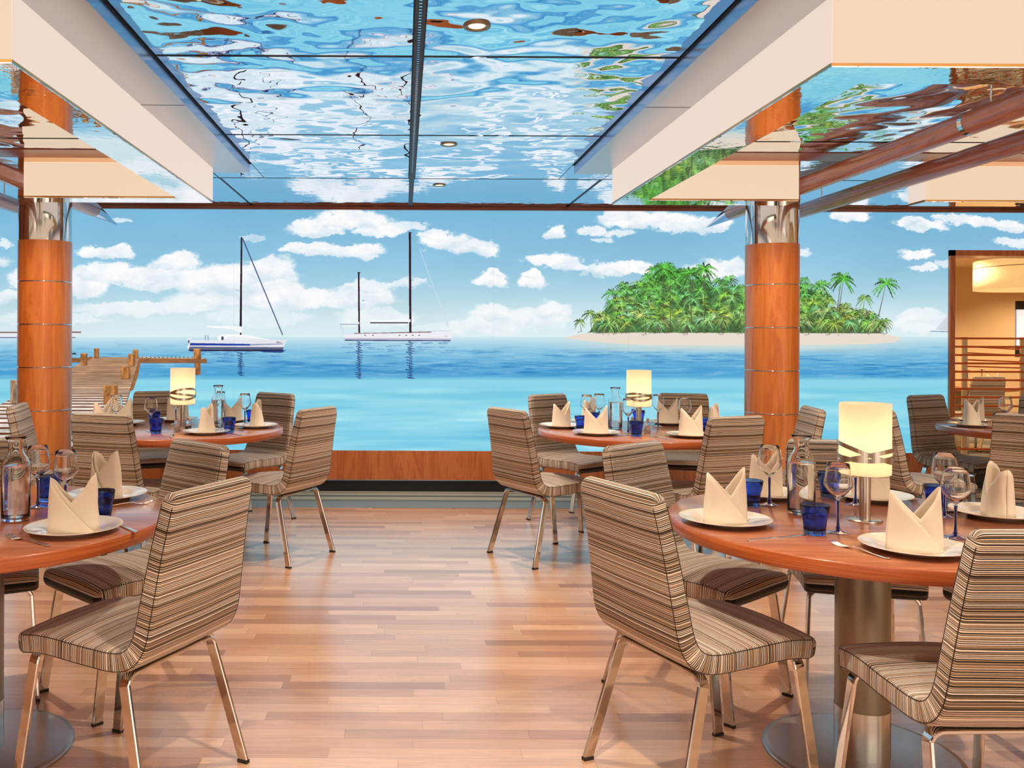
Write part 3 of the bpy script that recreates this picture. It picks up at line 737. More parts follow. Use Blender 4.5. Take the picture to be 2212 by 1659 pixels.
# luminous ceiling boxes: bands 0.18 wide, 0.225 high, lit acrylic sides, mirrored underside
BZ0, BZ1 = 2.17, 2.389
def band_seg(root, x0, x1, y0, y1, warm_sides, plain_sides):
    """one straight length of the luminous band: core, lit faces, mirror soffit, brass edges"""
    MB().box(x0 + .004, x1 - .004, y0 + .004, y1 - .004, BZ0 + .006, BZ1 - .002).build('band_core', M['black'], root)
    def face(side, mat, nm='lit_panel'):
        b = MB(); z0, z1 = BZ0 + 0.012, BZ1
        if side == 'S': b.box(x0, x1, y0, y0 + .004, z0, z1)
        if side == 'N': b.box(x0, x1, y1 - .004, y1, z0, z1)
        if side == 'W': b.box(x0 - .001, x0 + .003, y0, y1, z0, z1)
        if side == 'E': b.box(x1 - .003, x1 + .001, y0, y1, z0, z1)
        b.build(nm, mat, root)
    for s_ in warm_sides: face(s_, M['lightbox_warm'])
    # inner long faces stop short of the corners
    for s_ in plain_sides: face(s_, M['lightbox'])
    MB().box(x0, x1, y0, y1, BZ0, BZ0 + 0.006).build('mirror_soffit', M['flat_mirror'], root)
    e = MB(); z0, z1 = BZ0 + 0.004, BZ0 + 0.013
    e.box(x0, x1, y0 - .001, y0 + .003, z0, z1); e.box(x0, x1, y1 - .003, y1 + .001, z0, z1)
    
    if 'W' in warm_sides + plain_sides: e.box(x0 - .0015, x0 + .003, y0, y1, z0, z1)
    if 'E' in warm_sides + plain_sides: e.box(x1 - .003, x1 + .0015, y0, y1, z0, z1)
    e.build('brass_edge', M['brass'], root)
w = 0.176
lb = empty('ceiling_light_box', (1.34, 2.76, BZ0))
tag(lb, 'large square luminous ceiling box with mirrored underside, right of the aisle', 'light box', 'luminous ceiling boxes flanking the aisle')
def shift(root, dx, dy, dz):
    for c in root.children: c.location = (dx, dy, dz)
def upper_fascia(root, x0, x1):
    MB().box(x0, x1, 5.364, 5.38, BZ1 - .002, 2.43).build('upper_fascia', M['lightbox_dim'], root)
M['lightbox_dim'] = emitter('upper_fascia_acrylic', srgb(240, 176, 120), 0.6)
NY, FY = 2.70, 5.54
band_seg(lb, 1.31, 1.31 + w, NY, FY, 'S', 'WN')
MB().box(1.31 + w - .001, 1.31 + w + .002, NY + w, FY - w, BZ0 + .012, BZ1).build('lit_panel', M['lightbox_warm'], lb)
band_seg(lb, 1.31 + w, 6.3, NY, NY + w, 'SN', '')
band_seg(lb, 1.31 + w, 2.405, FY - w, FY, 'SE', 'N')
upper_fascia(lb, 1.31 + w, 2.405)
shift(lb, -1.34, -2.76, -BZ0)
lb2 = empty('ceiling_light_box', (-1.235, 2.76, BZ0))
tag(lb2, 'large square luminous ceiling box with mirrored underside, left of the aisle', 'light box', 'luminous ceiling boxes flanking the aisle')
band_seg(lb2, -1.207 - w, -1.207, NY, FY, 'S', 'EN')
MB().box(-1.207 - w - .002, -1.207 - w + .001, NY + w, FY - w, BZ0 + .012, BZ1).build('lit_panel', M['lightbox_warm'], lb2)
band_seg(lb2, -6.0, -1.207 - w, NY, NY + w, 'SN', '')
band_seg(lb2, -2.32, -1.207 - w, FY - w, FY, 'SW', 'N')
upper_fascia(lb2, -2.32, -1.207 - w)
shift(lb2, 1.235, -2.76, -BZ0)
lb3 = empty('ceiling_light_box', (3.25, 5.49, BZ0))
tag(lb3, 'short luminous ceiling box at the far right, beyond the two wooden spars', 'light box')
band_seg(lb3, 3.175, 6.3, FY - w, FY, 'SN', 'WE')
upper_fascia(lb3, 3.175, 6.3)
shift(lb3, -3.25, -5.49, -BZ0)

# recessed downlights in the mirrored aisle ceiling
def make_downlight():
    r = empty('ceiling_spotlight'); r['category'] = 'ceiling light'
    MB().lathe([(0.030, 0.0), (0.033, -0.004), (0.048, -0.006), (0.050, -0.001), (0.050, 0.002)], 40).build('bezel', M['pedestal'], r)
    MB().lathe([(0.0, -0.0015), (0.030, -0.0015), (0.0305, 0.0)], 32).build('lens', M['spot_lens'], r)
    return r
dl = make_downlight()
for (y, lab) in ((3.136, 'round recessed ceiling spotlight nearest the camera, largest of the three in the aisle'),
                 (5.075, 'middle round recessed ceiling spotlight of the three in the mirrored aisle ceiling'),
                 (6.45, 'small round recessed ceiling spotlight nearest the mural')):
    place(dl, (0.256, y, CZ), 0, lab, 'recessed ceiling spotlights in the aisle')
    spot_lamp('down_spot', (0.256, y, CZ - 0.012), SPOT_W * (1.0 if y < 4 else 1.45))
spot_lamp('down_spot', (0.262, 1.75, CZ - 0.012), SPOT_W * 1.5)
for (x, y, k) in ((0.9, 0.6, 1.4), (-0.9, 0.6, 1.4), (2.3, 1.6, .9), (-2.3, 1.6, .9), (2.05, 4.35, 1.5), (-1.95, 4.35, 1.5), (4.3, 4.6, 1.5), (2.3, 2.25, .5), (-2.2, 2.25, .5)):  # unseen spots without fittings, added to light the foreground and side tables
    spot_lamp('down_spot', (x, y, 2.385), SPOT_W * k)
# warm accent lights on the two columns
spot_lamp('column_light', (2.02, 4.6, 2.38), 68, (1.0, 0.62, 0.28), 46, 1.0, 0.06, (2.42, 5.80, 1.40))
spot_lamp('column_light', (-2.02, 4.6, 2.38), 68, (1.0, 0.62, 0.28), 46, 1.0, 0.06, (-2.40, 5.80, 1.40))
# drum pendant of the next room, then spots added to brighten that room
pd = empty('drum_pendant_lamp', (6.56, 9.0, 1.84)); tag(pd, 'large cream drum pendant lamp seen through the framed opening', 'pendant lamp')
M['drum'] = emitter('lit_drum_fabric', srgb(240, 200, 130), 0.75, srgb(240, 215, 170))
MB().lathe([(0.62, 0.0), (0.62, 0.30)], 64).build('shade', M['drum'], pd, solid=0.006)
MB().lathe([(0.0, 0.012), (0.61, 0.012)], 64).build('diffuser', M['drum'], pd)
MB().lathe([(0.622, 0.222), (0.625, 0.226), (0.622, 0.232)], 64).build('seam_band', M['wood_dark'], pd)
MB().cyl((0, 0, 0.3), (0, 0, 0.478), 0.02).build('stem', M['steel'], pd)
for (x, y, e_) in ((5.6, 9.2, 90), (6.6, 11.0, 150), (7.8, 9.3, 90), (8.6, 11.2, 110)):  # added fill spots, no fittings built for them
    spot_lamp('down_spot', (x, y, 2.3), e_, (1, 0.76, 0.50), 140)

# wooden spars through the tops of the columns
def spar(x, y0, y1, cone, label, ringy=None, rods=()):
    r = empty('wooden_spar', (x, y0, 2.315)); tag(r, label, 'spar', 'wooden spars under the ceiling')
    R_ = 0.055
    MB().cyl((0, 0, 0), (0, y1 - y0, 0), R_, R_, 40).build('shaft', M['wood_spar'], r, bevel=0.004)
    if cone:
        MB().cyl((0, y1 - y0, 0), (0, y1 - y0 + 0.56, -0.045), R_ * 0.985, 0.006, 36).build('tip', M['silver_edge'], r)
    if ringy:
        MB().cyl((0, ringy - y0, 0), (0, ringy - y0 + 0.03, 0), R_ + 0.002, R_ + 0.002, 40).build('ring', M['chrome'], r)
    for q in rods:
        MB().cyl((0, q - y0, R_ - 0.003), (0, q - y0, CZ - 2.315 - 0.0), 0.004, n=12).build('hanger_rod', M['chrome'], r)
spar(2.56, 3.35, 6.88, True, 'upper right wooden spar running through the right column to a pointed metal tip', 3.96, (3.84,))
spar(3.06, 3.35, 6.78, False, 'lower right wooden spar with a plain cut end, beside the right column', None, (6.45,))
spar(-2.43, 3.35, 6.88, True, 'upper left wooden spar running through the left column to a pointed metal tip', None, ())
spar(-2.955, 3.35, 6.70, False, 'lower left wooden spar with a plain cut end, left of the left column', None, (6.5,))

# columns
def column(x, label):
    r = empty('round_column', (x, 5.95, 0)); tag(r, label, 'column', 'wood-clad round columns')
    R_ = 0.172
    zs = [0.0, 0.26, 0.546, 0.832, 1.118, 1.404, 1.690, 1.967]
    zs = [0.0, 0.260, 0.546, 0.832, 1.118, 1.404, 1.690, 1.967]
    for a, b in zip(zs[:-1], zs[1:]):
        MB().lathe([(R_, a + .004), (R_, b - .004)], 64).build('wood_drum', M['wood_column'], r)
        if b < 1.9: MB().lathe([(R_ - .006, b - .004), (R_ + .0005, b - .004), (R_ + .0005, b + .004), (R_ - .006, b + .004)], 64).build('chrome_ring', M['chrome'], r)
    MB().cyl((0, 0, 0), (0, 0, 1.96), R_ - .012).build('core', M['black'], r)
    MB().lathe([(R_ - .002, 1.962), (R_ - .002, 2.25)], 80).build('mirror_collar', M['chrome'], r)
    MB().lathe([(R_, 2.25), (R_, CZ)], 64).build('wood_capital', M['wood_column'], r)
column(2.49, 'wood-clad round column with chrome rings, standing in front of the palm island')
column(-2.427, 'wood-clad round column with chrome rings, standing in front of the pier')

# rail screen across the opening
rs = empty('rail_screen', (4.72, WALL_Y + 0.3, 0)); tag(rs, 'screen of thin orange horizontal bars in the framed opening', 'railing')
for v in [731, 749, 767, 785, 803, 821, 840, 858, 877, 895, 913, 970, 988]:
    z = EYE - (v - 725 - 5.5) / (1900 / 7.85)
    MB().cyl((0.0, 0, z), (2.1, 0, z), 0.009, n=12).build('rail_bar', M['bar_wood'], rs)
for x in (0.30, 0.82, 1.5):
    MB().box(x - .022, x + .022, .014, .03, 0.03 if x > .5 else 0.12, 1.35).build('rail_post', M['chrome'], rs)
for v in [748, 762, 777, 791]:
    z = EYE - (v - 730) / 242.0
    MB().cyl((0.33, 0.03, z), (1.7, 0.9, z - 0.05), 0.007, n=8).build('rail_bar', M['bar_wood'], rs)
MB().box(-0.0, 2.1, -.02, .03, 0.19, 0.25).build('bottom_board', M['bar_wood'], rs)
MB().box(0.2, 0.9, -.02, .03, 0.0, 0.19).build('foot', M['black'], rs)

# ------------------------------------------------------------------ chairs
def catmull(P, n):
    P = [Vector(p) for p in P]; P = [2 * P[0] - P[1]] + P + [2 * P[-1] - P[-2]]; out = []
    for i in range(1, len(P) - 2):
        for k in range(n):
            t = k / n; a, b, c, d = P[i-1], P[i], P[i+1], P[i+2]
            out.append(0.5 * ((2*b) + (c-a)*t + (2*a-5*b+4*c-d)*t*t + (3*b-a-3*c+d)*t**3))
    out.append(P[-2]); return out

def make_chair():
    r = empty('dining_chair'); r['category'] = 'chair'
    # centre line of the shell, y forward, z up
    raw = catmull([(0, .250, .426), (0, .13, .440), (0, -.02, .436), (0, -.130, .434), (0, -.192, .450), (0, -.228, .500), (0, -.248, .60), (0, -.273, .74), (0, -.310, .908)], 12)
    rs_ = [0.0]
    for i in range(1, len(raw)): rs_.append(rs_[-1] + (raw[i] - raw[i-1]).length)
    L = rs_[-1]
    def at_(q):
        i = max(1, min(len(raw) - 1, next((k for k in range(len(raw)) if rs_[k] >= q), len(raw) - 1)))
        t = (q - rs_[i-1]) / max(1e-9, rs_[i] - rs_[i-1]); return raw[i-1].lerp(raw[i], t)
    ends = [0, .0008, .003, .0065, .011, .017, .024, .033, .046]
    m_ = int((L - .092) / .017); mid = [.046 + (L - .092) * k / m_ for k in range(1, m_)]
    s = ends + mid + [L - e for e in reversed(ends)]
    prof = [at_(q) for q in s]; n = len(prof)
    def width(t): return 0.213 - 0.034 * max(0, (t - .45) / .55) - 0.006 * max(0, 1 - t / .25)
    def thick(t): return 0.031 if t < .42 else 0.031 - 0.007 * (t - .42) / .58
    rings = []; UV = []
    for i in range(n):
        d = (prof[min(i+1, n-1)] - prof[max(i-1, 0)]).normalized()
        nn = Vector((0, -d.z, d.y)); nn = -nn if nn.z < 0 and i < n // 3 else nn
        nn = Vector((1, 0, 0)).cross(d) * -1
        t = s[i] / L
        # round the free ends
        e0 = min(1.0, s[i] / 0.026); e1 = min(1.0, (L - s[i]) / 0.024)
        cap = min(sqrt(max(0, 1 - (1 - e0) ** 2)), sqrt(max(0, 1 - (1 - e1) ** 2)))
        ec = min(1.0, min(s[i], L - s[i]) / 0.045); wcap = 1 - 0.11 * (1 - sqrt(max(0, 1 - (1 - ec) ** 2)))
        hw = width(t) * wcap; ht = max(0.003, thick(t) * (0.10 + 0.90 * cap))
        # rounded rectangle section
        ring = []; rc = min(0.012, ht * .9)
        for (sx, sz, a0) in ((1, 1, 0), (-1, 1, 90), (-1, -1, 180), (1, -1, 270)):
            for q in range(4):
                a = radians(a0 + q * 30)
                ring.append((sx * (hw - rc) + rc * cos(a), sz * (ht - rc) + rc * sin(a)))
        # crown the cushion faces slightly
        crown = 0.010 if t < .4 else 0.006
        ring2 = []
        for j, (x, z) in enumerate(ring):
            ring2.append((x, z))
            if j == 3:   # after the first corner: points across the upper face
                for fx in (.9, .66, .33, 0, -.33, -.66, -.9): ring2.append((fx * (hw - rc), ht + crown * cap * (1 - fx * fx)))
            if j == 11:
                for fx in (-.66, 0, .66): ring2.append((fx * (hw - rc), -ht - 0.003 * cap * (1 - fx * fx)))
        rings.append([prof[i] + Vector((1, 0, 0)) * x + nn * z for (x, z) in ring2])
        # the cloth wraps round both noses of the shell, so the stripes stay parallel to the edge
        q0, q1 = 0.026, 0.024; row = []
        for (x, z) in ring2:
            u_ = s[i]
            if s[i] < q0: u_ = q0 - q0 * (pi / 2 - atan2(z * 1.0, max(1e-4, q0 - s[i])))
            elif L - s[i] < q1: u_ = L - q1 + q1 * (pi / 2 + atan2(z * 1.0, max(1e-4, q1 - (L - s[i]))))
            row.append((u_, x))
        UV.append(row)
    K = len(rings[0])
    # split at the middle of the bend
    isp = min(range(n), key=lambda i: abs(prof[i].y + .185) + abs(prof[i].z - .447))
    def part(i0, i1, name, capend):
        vs = []; fs = []; uv = []
        for i in range(i0, i1 + 1): vs += rings[i]
        for i in range(i1 - i0):
            for k in range(K):
                k2 = (k + 1) % K
                fs.append((i*K+k, i*K+k2, (i+1)*K+k2, (i+1)*K+k))
                uv.append([UV[i0+i][k], UV[i0+i][k2], UV[i0+i+1][k2], UV[i0+i+1][k]])
        b = MB(); b.add(vs, fs, uv, 0, True)
        e = (0 if capend == 0 else (i1 - i0)) * K; se = s[i0] if capend == 0 else s[i1]
        sg = -1 if capend == 0 else 1
        ce = sum((vs[e + k] for k in range(K)), Vector()) / K
        # closing strip: stripes keep running across the rolled end
        b.add([vs[e + k] for k in range(K)], [tuple(range(K))], [[UV[i0 if capend == 0 else i1][k] for k in range(K)]], 0, True)
        return b.build(name, M['fabric'], r)
    part(0, isp, 'seat', 0)
    part(isp, n - 1, 'backrest', 1)
    # stitched seams along the four long edges of the shell
    K0 = K
    idx = [1, 4 + 7 + 2, 4 + 7 + 4 + 1, K0 - 3]
    for j in idx:
        sm_ = MB()
        pts = [rings[i][j] for i in range(7, n - 7)]
        vs = []; fs = []
        for i, p in enumerate(pts):
            d = (pts[min(i+1, len(pts)-1)] - pts[max(i-1, 0)]).normalized(); u_ = Vector((1, 0, 0)); w_ = d.cross(u_)
            for q in range(5): vs.append(p + (u_ * cos(q * 1.2566) + w_ * sin(q * 1.2566)) * .0013)
        for i in range(len(pts) - 1):
            for q in range(5): fs.append((5*i+q, 5*i+(q+1) % 5, 5*i+5+(q+1) % 5, 5*i+5+q))
        sm_.add(vs, fs, None, 0, True)
        sm_.build('stitched_seam', M['thread'], r)
    # frame: two inverted U's of chromed flat bar, each leg its own part
    def U(yt, yf, xt, xf, zt):
        for sx in (-1, 1):
            arc = []
            for q in range(7):
                a = radians(90 - q * 13.5)
                arc.append((sx * (xt - .035 + .035 * cos(a)), yt, zt - .035 + .035 * sin(a)))
            pts = [(sx * (xt - .07), yt, zt)] + arc + [(sx * xf, yf, 0.008)]
            lg = MB().sweep(pts, (0, 1, 0), .036, .012).build('leg', M['chrome'], r)
            MB().box(sx * xf - .008, sx * xf + .008, yf - .018, yf + .018, 0, 0.010).build('glide', M['rubber'], lg)
        MB().sweep([(-xt + .07, yt, zt), (xt - .07, yt, zt)], (0, 1, 0), .034, .011).build('cross_bar', M['chrome'], r)
    U(-.165, -.265, .190, .222, .396)
    U(.190, .240, .185, .205, .402)
    return r
chair = make_chair()
G_NR = 'striped chairs around the near right table'; G_NL = 'striped chairs around the near left table'
G_FR = 'striped chairs around the far right table'; G_FL = 'striped chairs around the far left table'; G_T3 = 'striped chairs around the table by the framed opening'
CH = [
 (0.918, 2.680, 22, 'striped chair in the right foreground, its back to the aisle', G_NR),
 (1.455, 2.290, 91, 'striped chair in the bottom right corner, cut by the photo edge', G_NR),
 (1.130, 3.340, -50, 'striped chair just behind the right foreground aisle chair, turned toward the lamp', G_NR),
 (1.740, 3.420, -104, 'striped chair behind the near right table, hidden behind carafe and lamp', G_NR),
 (2.210, 3.000, 186, 'striped chair at the right side of the near right table, only its seat in view', G_NR),
 (-0.832, 2.675, 154, 'striped chair in the left foreground, its back to the aisle', G_NL),
 (-1.030, 3.330, -133, 'striped chair just behind the left foreground aisle chair, turned toward the near left table', G_NL),
 (-1.620, 3.350, -65, 'striped chair at the left photo edge, behind the near left carafe', G_NL),
 (0.880, 5.380, 30, 'striped chair in profile beside the aisle at the far right table', G_FR),
 (1.250, 6.330, -55, 'striped chair against the mural at the back left of the far right table', G_FR),
 (2.060, 6.430, -105, 'striped chair against the mural at the back right of the far right table', G_FR),
 (1.710, 5.080, 110, 'striped chair seen from behind in front of the right column', G_FR),
 (2.230, 5.480, 172, 'striped chair with a blue sheen, overlapping the right edge of the right column', G_FR),
 (-0.775, 5.380, 150, 'striped chair in profile beside the aisle at the far left table', G_FL),
 (-1.130, 6.330, -125, 'striped chair against the mural at the back right of the far left table', G_FL),
 (-1.780, 6.430, -72, 'striped chair against the mural behind the far left table, by the pier', G_FL),
 (-1.560, 5.080, 74, 'striped chair seen from behind at the far left table', G_FL),
 (-2.080, 5.480, 10, 'striped chair with a blue sheen, overlapping the left edge of the left column', G_FL),
 (3.200, 5.470, 8, 'striped chair partly hidden by the big lamp shade, left of the framed opening', G_T3),
 (4.080, 6.400, -68, 'striped chair against the mural, just left of the framed opening', G_T3),
 (3.730, 5.230, 55, 'striped chair seen from behind at the right photo edge, below the framed opening', G_T3),
 (4.720, 6.380, -120, 'striped chair at the right photo edge, only a sliver of its backrest in view', G_T3),
 (6.62, 10.25, 90, 'striped chair behind the orange bars, left one of two in the next room', 'striped chairs in the next room'),
 (7.12, 10.3, 118, 'striped chair behind the orange bars, right one of two in the next room', 'striped chairs in the next room'),
]
for (x, y, a, lab, g) in CH: place(chair, (x, y, 0.0), radians(a - 90), lab, g)

# ------------------------------------------------------------------ tables
def table(x, y, R_, label, group):
    r = empty('round_table', (x, y, 0)); tag(r, label, 'table', group)
    MB().lathe([(0, .7495), (R_ - .006, .7495), (R_ - .003, .7475)], 128).build('tabletop', M['wood_top'], r)
    MB().lathe([(R_ - .003, .7475), (R_, .744), (R_, .711), (R_ - .004, .707), (0, .707)], 128).build('table_edge', M['wood_edge'], r)
    MB().lathe([(.081, .706), (.081, .16)], 48).build('pedestal', M['pedestal'], r)
    MB().lathe([(.082, .16), (.082, .012)], 48).build('pedestal_sleeve', M['lamp_steel'], r)
    MB().lathe([(0, .013), (.275, .012), (.295, .009), (.298, .004), (.298, 0), (0, 0)], 96).build('base_plate', M['base_steel'], r)
    MB().lathe([(0, .7068), (.16, .7068), (.16, .70), (0, .70)], 48).build('top_plate', M['black'], r)
TG = 'round dining tables'
TAB = {'NR': (1.477, 2.824, .60), 'NL': (-1.37, 2.83, .60), 'FR': (1.488, 5.55, .63), 'FL': (-1.395, 5.55, .63), 'T3': (4.23, 5.80, .62), 'N': (6.95, 10.95, .6)}
table(*TAB['NR'], 'round cherry dining table in the right foreground with the large lamp', TG)
table(*TAB['NL'], 'round cherry dining table in the left foreground, cut by the photo edge', TG)
table(*TAB['FR'], 'round cherry dining table right of the aisle near the mural', TG)
table(*TAB['FL'], 'round cherry dining table left of the aisle near the mural and pier', TG)
table(*TAB['T3'], 'round cherry dining table at the right edge in front of the framed opening', TG)
table(*TAB['N'], 'round cherry dining table in the next room behind the orange bars', TG)

# ------------------------------------------------------------------ table ware
TZ = 0.7495
def make_plate():
    r = MB()
    r.lathe([(0, .004), (.07, .004), (.078, .006), (.092, .0125), (.118, .0165), (.137, .0205), (.140, .0215), (.140, .0195), (.118, .0135), (.088, .0075), (.080, 0.0), (.074, 0.0), (.072, .002), (0, .002)], 72)
    o = r.build('dinner_plate', M['china']); o['category'] = 'plate'; return o
def make_napkin():
    """linen folded into an upright two-pointed mitre"""
    r = empty('folded_napkin'); r['category'] = 'napkin'
    b = MB(); N, K = 96, 9; vs = []; fs = []
    A, B = .068, .036
    for i in range(N):
        th = 2 * pi * i / N; c, s_ = cos(th), sin(th)
        ex = abs(c) ** .9 * (1 if c > 0 else -1); ey = abs(s_) ** .9 * (1 if s_ > 0 else -1)
        xx = abs(ex)
        peak = .172 if c > 0 else .158
        val = .088 if s_ < 0 else .078
        h = val + (peak - val) * (xx ** 1.05)
        for k in range(K):
            t = k / (K - 1); z = h * t
            zz = z / .17
            ax = A * (1.06 - .10 * zz - .10 * max(0, zz - .62) * xx) ; by = B * (1.10 - .50 * zz)
            wob = .0014 * sin(5 * th + 9 * zz)
            vs.append((ax * ex + wob, by * ey - .004 * zz + wob, z))
    for i in range(N):
        for k in range(K - 1):
            i2 = (i + 1) % N; fs.append((i*K+k, i2*K+k, i2*K+k+1, i*K+k+1))
    b.add(vs, fs, None, 0, True); b.build('wrap', M['linen'], r, solid=.0028)
    # front flap crossing diagonally from the left point to the lower right
    f = MB(); vs = []; fs = []; n2 = 26
    for i in range(n2):
        q = i / (n2 - 1); th = pi + q * pi * .86           # from the left round the front
        c, s_ = cos(th), sin(th); ex = abs(c) ** .9 * (1 if c > 0 else -1); ey = -abs(s_) ** .9
        X = A * ex
        ztop = .160 + (0.004 - .160) * ((X + A) / (1.86 * A)) ** .92
        for k in range(8):
            z = max(0.0, ztop) * k / 7; zz = z / .17
            ax = A * (1.075 - .10 * zz - .10 * max(0, zz - .62) * abs(ex)); by = B * (1.22 - .44 * zz)
            vs.append((ax * ex - .0012, by * ey - .0028 - .004 * zz, z))
    for i in range(n2 - 1):
        for k in range(7): fs.append((i*8+k, (i+1)*8+k, (i+1)*8+k+1, i*8+k+1))
    f.add(vs, fs, None, 0, True); f.build('front_flap', M['linen'], r, solid=.0024)
    return r
def make_tumbler():
    o = MB()
    def fl(r_, z, a):
        k = max(0, 1 - abs(z - .030) / .034) if z > .004 else 0
        return r_ * (1 - .055 * k * (0.5 - 0.5 * cos(10 * a)) ** .6)
    o.lathe([(0, 0), (.028, 0), (.0305, .003), (.031, .010), (.0325, .022), (.034, .036), (.0355, .050), (.0385, .058), (.0395, .066), (.0425, .088), (.0422, .090), (.0405, .0885),
             (.0375, .066), (.0355, .058), (.0325, .046), (.030, .022), (.027, .014), (0, .013)], 80, rad=fl)
    m = o.build('water_tumbler', M['blue_glass']); m['category'] = 'tumbler'; return m
def make_wine():
    r = empty('wine_glass'); r['category'] = 'wine glass'
    MB().lathe([(0, .098), (.005, .1005), (.012, .107), (.024, .120), (.036, .1345), (.0395, .1405), (.0402, .147), (.0385, .160), (.0335, .193), (.0312, .209), (.0307, .2095), (.0302, .209), (.0325, .193), (.0375, .160), (.0391, .147), (.0385, .1415), (.0350, .1355), (.0230, .1215), (.011, .1095), (0, .1055)], 56).build('bowl', M['glass'], r)
    MB().lathe([(0, .0975), (.0058, .0965), (.0045, .085), (.0038, .060), (.004, .035), (.0055, .020), (.009, .012), (0, .009)], 28).build('stem', M['blue_stem'], r)
    MB().lathe([(0, .0105), (.010, .009), (.020, .005), (.0325, .0022), (.034, .0012), (.0335, 0), (0, 0)], 56).build('foot', M['blue_stem'], r)
    return r
def make_carafe():
    r = empty('water_carafe'); r['category'] = 'carafe'
    MB().lathe([(0, 0), (.038, 0), (.042, .003), (.0435, .009), (.0435, .170), (.042, .182), (.036, .196), (.028, .206), (.0235, .216), (.0225, .228), (.0235, .244), (.028, .256), (.0325, .263), (.0325, .266), (.030, .2655),
                (.0262, .256), (.0213, .245), (.020, .228), (.021, .216), (.0255, .206), (.034, .195), (.0395, .181), (.041, .170), (.041, .014), (.037, .010), (0, .012)], 64).build('body', M['glass'], r)
    MB().lathe([(0, .0125), (.0365, .0115), (.0405, .0155), (.0405, .168), (.0398, .172), (0, .172)], 64).build('water', M['water'], r)
    return r
def make_lamp():
    r = empty('table_lamp'); r['category'] = 'table lamp'
    a = NT('opal_glass_shade'); a.set(Base_Color=srgb(255, 248, 232), Roughness=.35)
    a.b.inputs['Emission Color'].default_value = srgb(255, 232, 188); a.b.inputs['Emission Strength'].default_value = .42
    tr_ = a.n('BsdfTranslucent'); tr_.inputs['Color'].default_value = srgb(255, 246, 226)
    mx = a.n('MixShader'); mx.inputs[0].default_value = .55
    a.l(a.b, 'BSDF', mx, 1); a.l(tr_, 'BSDF', mx, 2); a.l(mx, 'Shader', a.out, 'Surface')
    MB().lathe([(0, .006), (.046, .006), (.052, .004), (.053, 0), (0, 0)], 56).build('base', M['lamp_steel'], r)
    MB().lathe([(.0175, .006), (.0175, .150)], 40).build('stem', M['lamp_steel'], r)
    MB().lathe([(0, .149), (.073, .149), (.073, .152), (0, .152)], 56).build('shade_plate', M['lamp_steel'], r)
    MB().lathe([(.0755, .153), (.0765, .156), (.0765, .376), (.0755, .379), (.073, .378), (.073, .156)], 72).build('shade', a.m, r)
    bz = MB()
    for (z0, A_, ph) in ((.222, .030, .0), (.210, -.024, .35), (.214, .012, 1.7)):
        N = 96; R0 = .081; h = .0072; vs = []; fs = []
        for i in range(N):
            th = 2 * pi * i / N; z = z0 + A_ * cos(th + ph)
            for (dr, dz) in ((0, -h), (.0015, -h), (.0015, h), (0, h)): vs.append(((R0 + dr) * cos(th), (R0 + dr) * sin(th), z + dz))
        for i in range(N):
            i2 = (i + 1) % N
            for k in range(4): fs.append((4*i+k, 4*i2+k, 4*i2+(k+1) % 4, 4*i+(k+1) % 4))
        b_ = MB(); b_.add(vs, fs, None, 0, False); b_.build('shade_band', M['lamp_steel'], r)
    MB().lathe([(0, .232), (.014, .236), (.020, .252), (.021, .27), (.016, .287), (0, .295)], 24).build('bulb', M['bulb'], r)
    MB().lathe([(.0175, .152), (.012, .156), (.012, .236)], 20).build('bulb_holder', M['white_paint'], r)
    ld = bpy.data.lights.new('lamp_bulb', 'POINT'); ld.energy = LAMP_W; ld.color = (1.0, .93, .80); ld.shadow_soft_size = .03
    l_ = bpy.data.objects.new('bulb_light', ld); COL.objects.link(l_); l_.parent = r; l_.location = (0, 0, .27)
    return r
LAMP_W = 5.5
M['bulb'] = emitter('lit_bulb', (1.0, .80, .5, 1), 8.0)
def make_mill(name, fill, grain):
    r = empty(name); r['category'] = 'mill'
    MB().lathe([(0, 0), (.017, 0), (.0185, .003), (.0185, .030), (.015, .040), (.013, .048), (.0175, .058), (.017, .066), (.010, .072), (0, .073)], 28).build('body', M['glass'], r)
    MB().lathe([(0, .004), (.0145, .005), (.0145, .030), (0, .034)], 24).build('filling', grain, r)
    MB().lathe([(0, .072), (.006, .073), (.0095, .079), (.009, .086), (.0035, .091), (0, .092)], 24).build('knob', M['chrome'], r)
    return r
def make_fork():
    b = MB()
    def strip(pts, ws, t=.0018):
        vs = []; fs = []
        for (y, z, x), w_ in zip(pts, ws):
            vs += [(x - w_/2, y, z), (x + w_/2, y, z), (x + w_/2, y, z + t), (x - w_/2, y, z + t)]
        n = len(pts)
        for i in range(n - 1):
            for k in range(4): fs.append((4*i+k, 4*i+(k+1) % 4, 4*i+4+(k+1) % 4, 4*i+4+k))
        fs += [(3, 2, 1, 0), tuple(4*(n-1)+k for k in range(4))]
        b.add(vs, fs, None, 0, True)
    strip([(-.10, .003, 0), (-.09, .001, 0), (-.05, .003, 0), (0, .008, 0), (.022, .008, 0), (.034, .004, 0), (.044, .002, 0), (.052, .0005, 0)], [.008, .013, .010, .006, .007, .016, .022, .023])
    for k in range(4):
        x = -.0095 + k * .00633
        strip([(.050, .0008, x), (.065, .001, x), (.080, .004, x), (.094, .010, x * .95)], [.0042, .0038, .0034, .0018])
    o = b.build('fork', M['cutlery']); o['category'] = 'fork'; return o
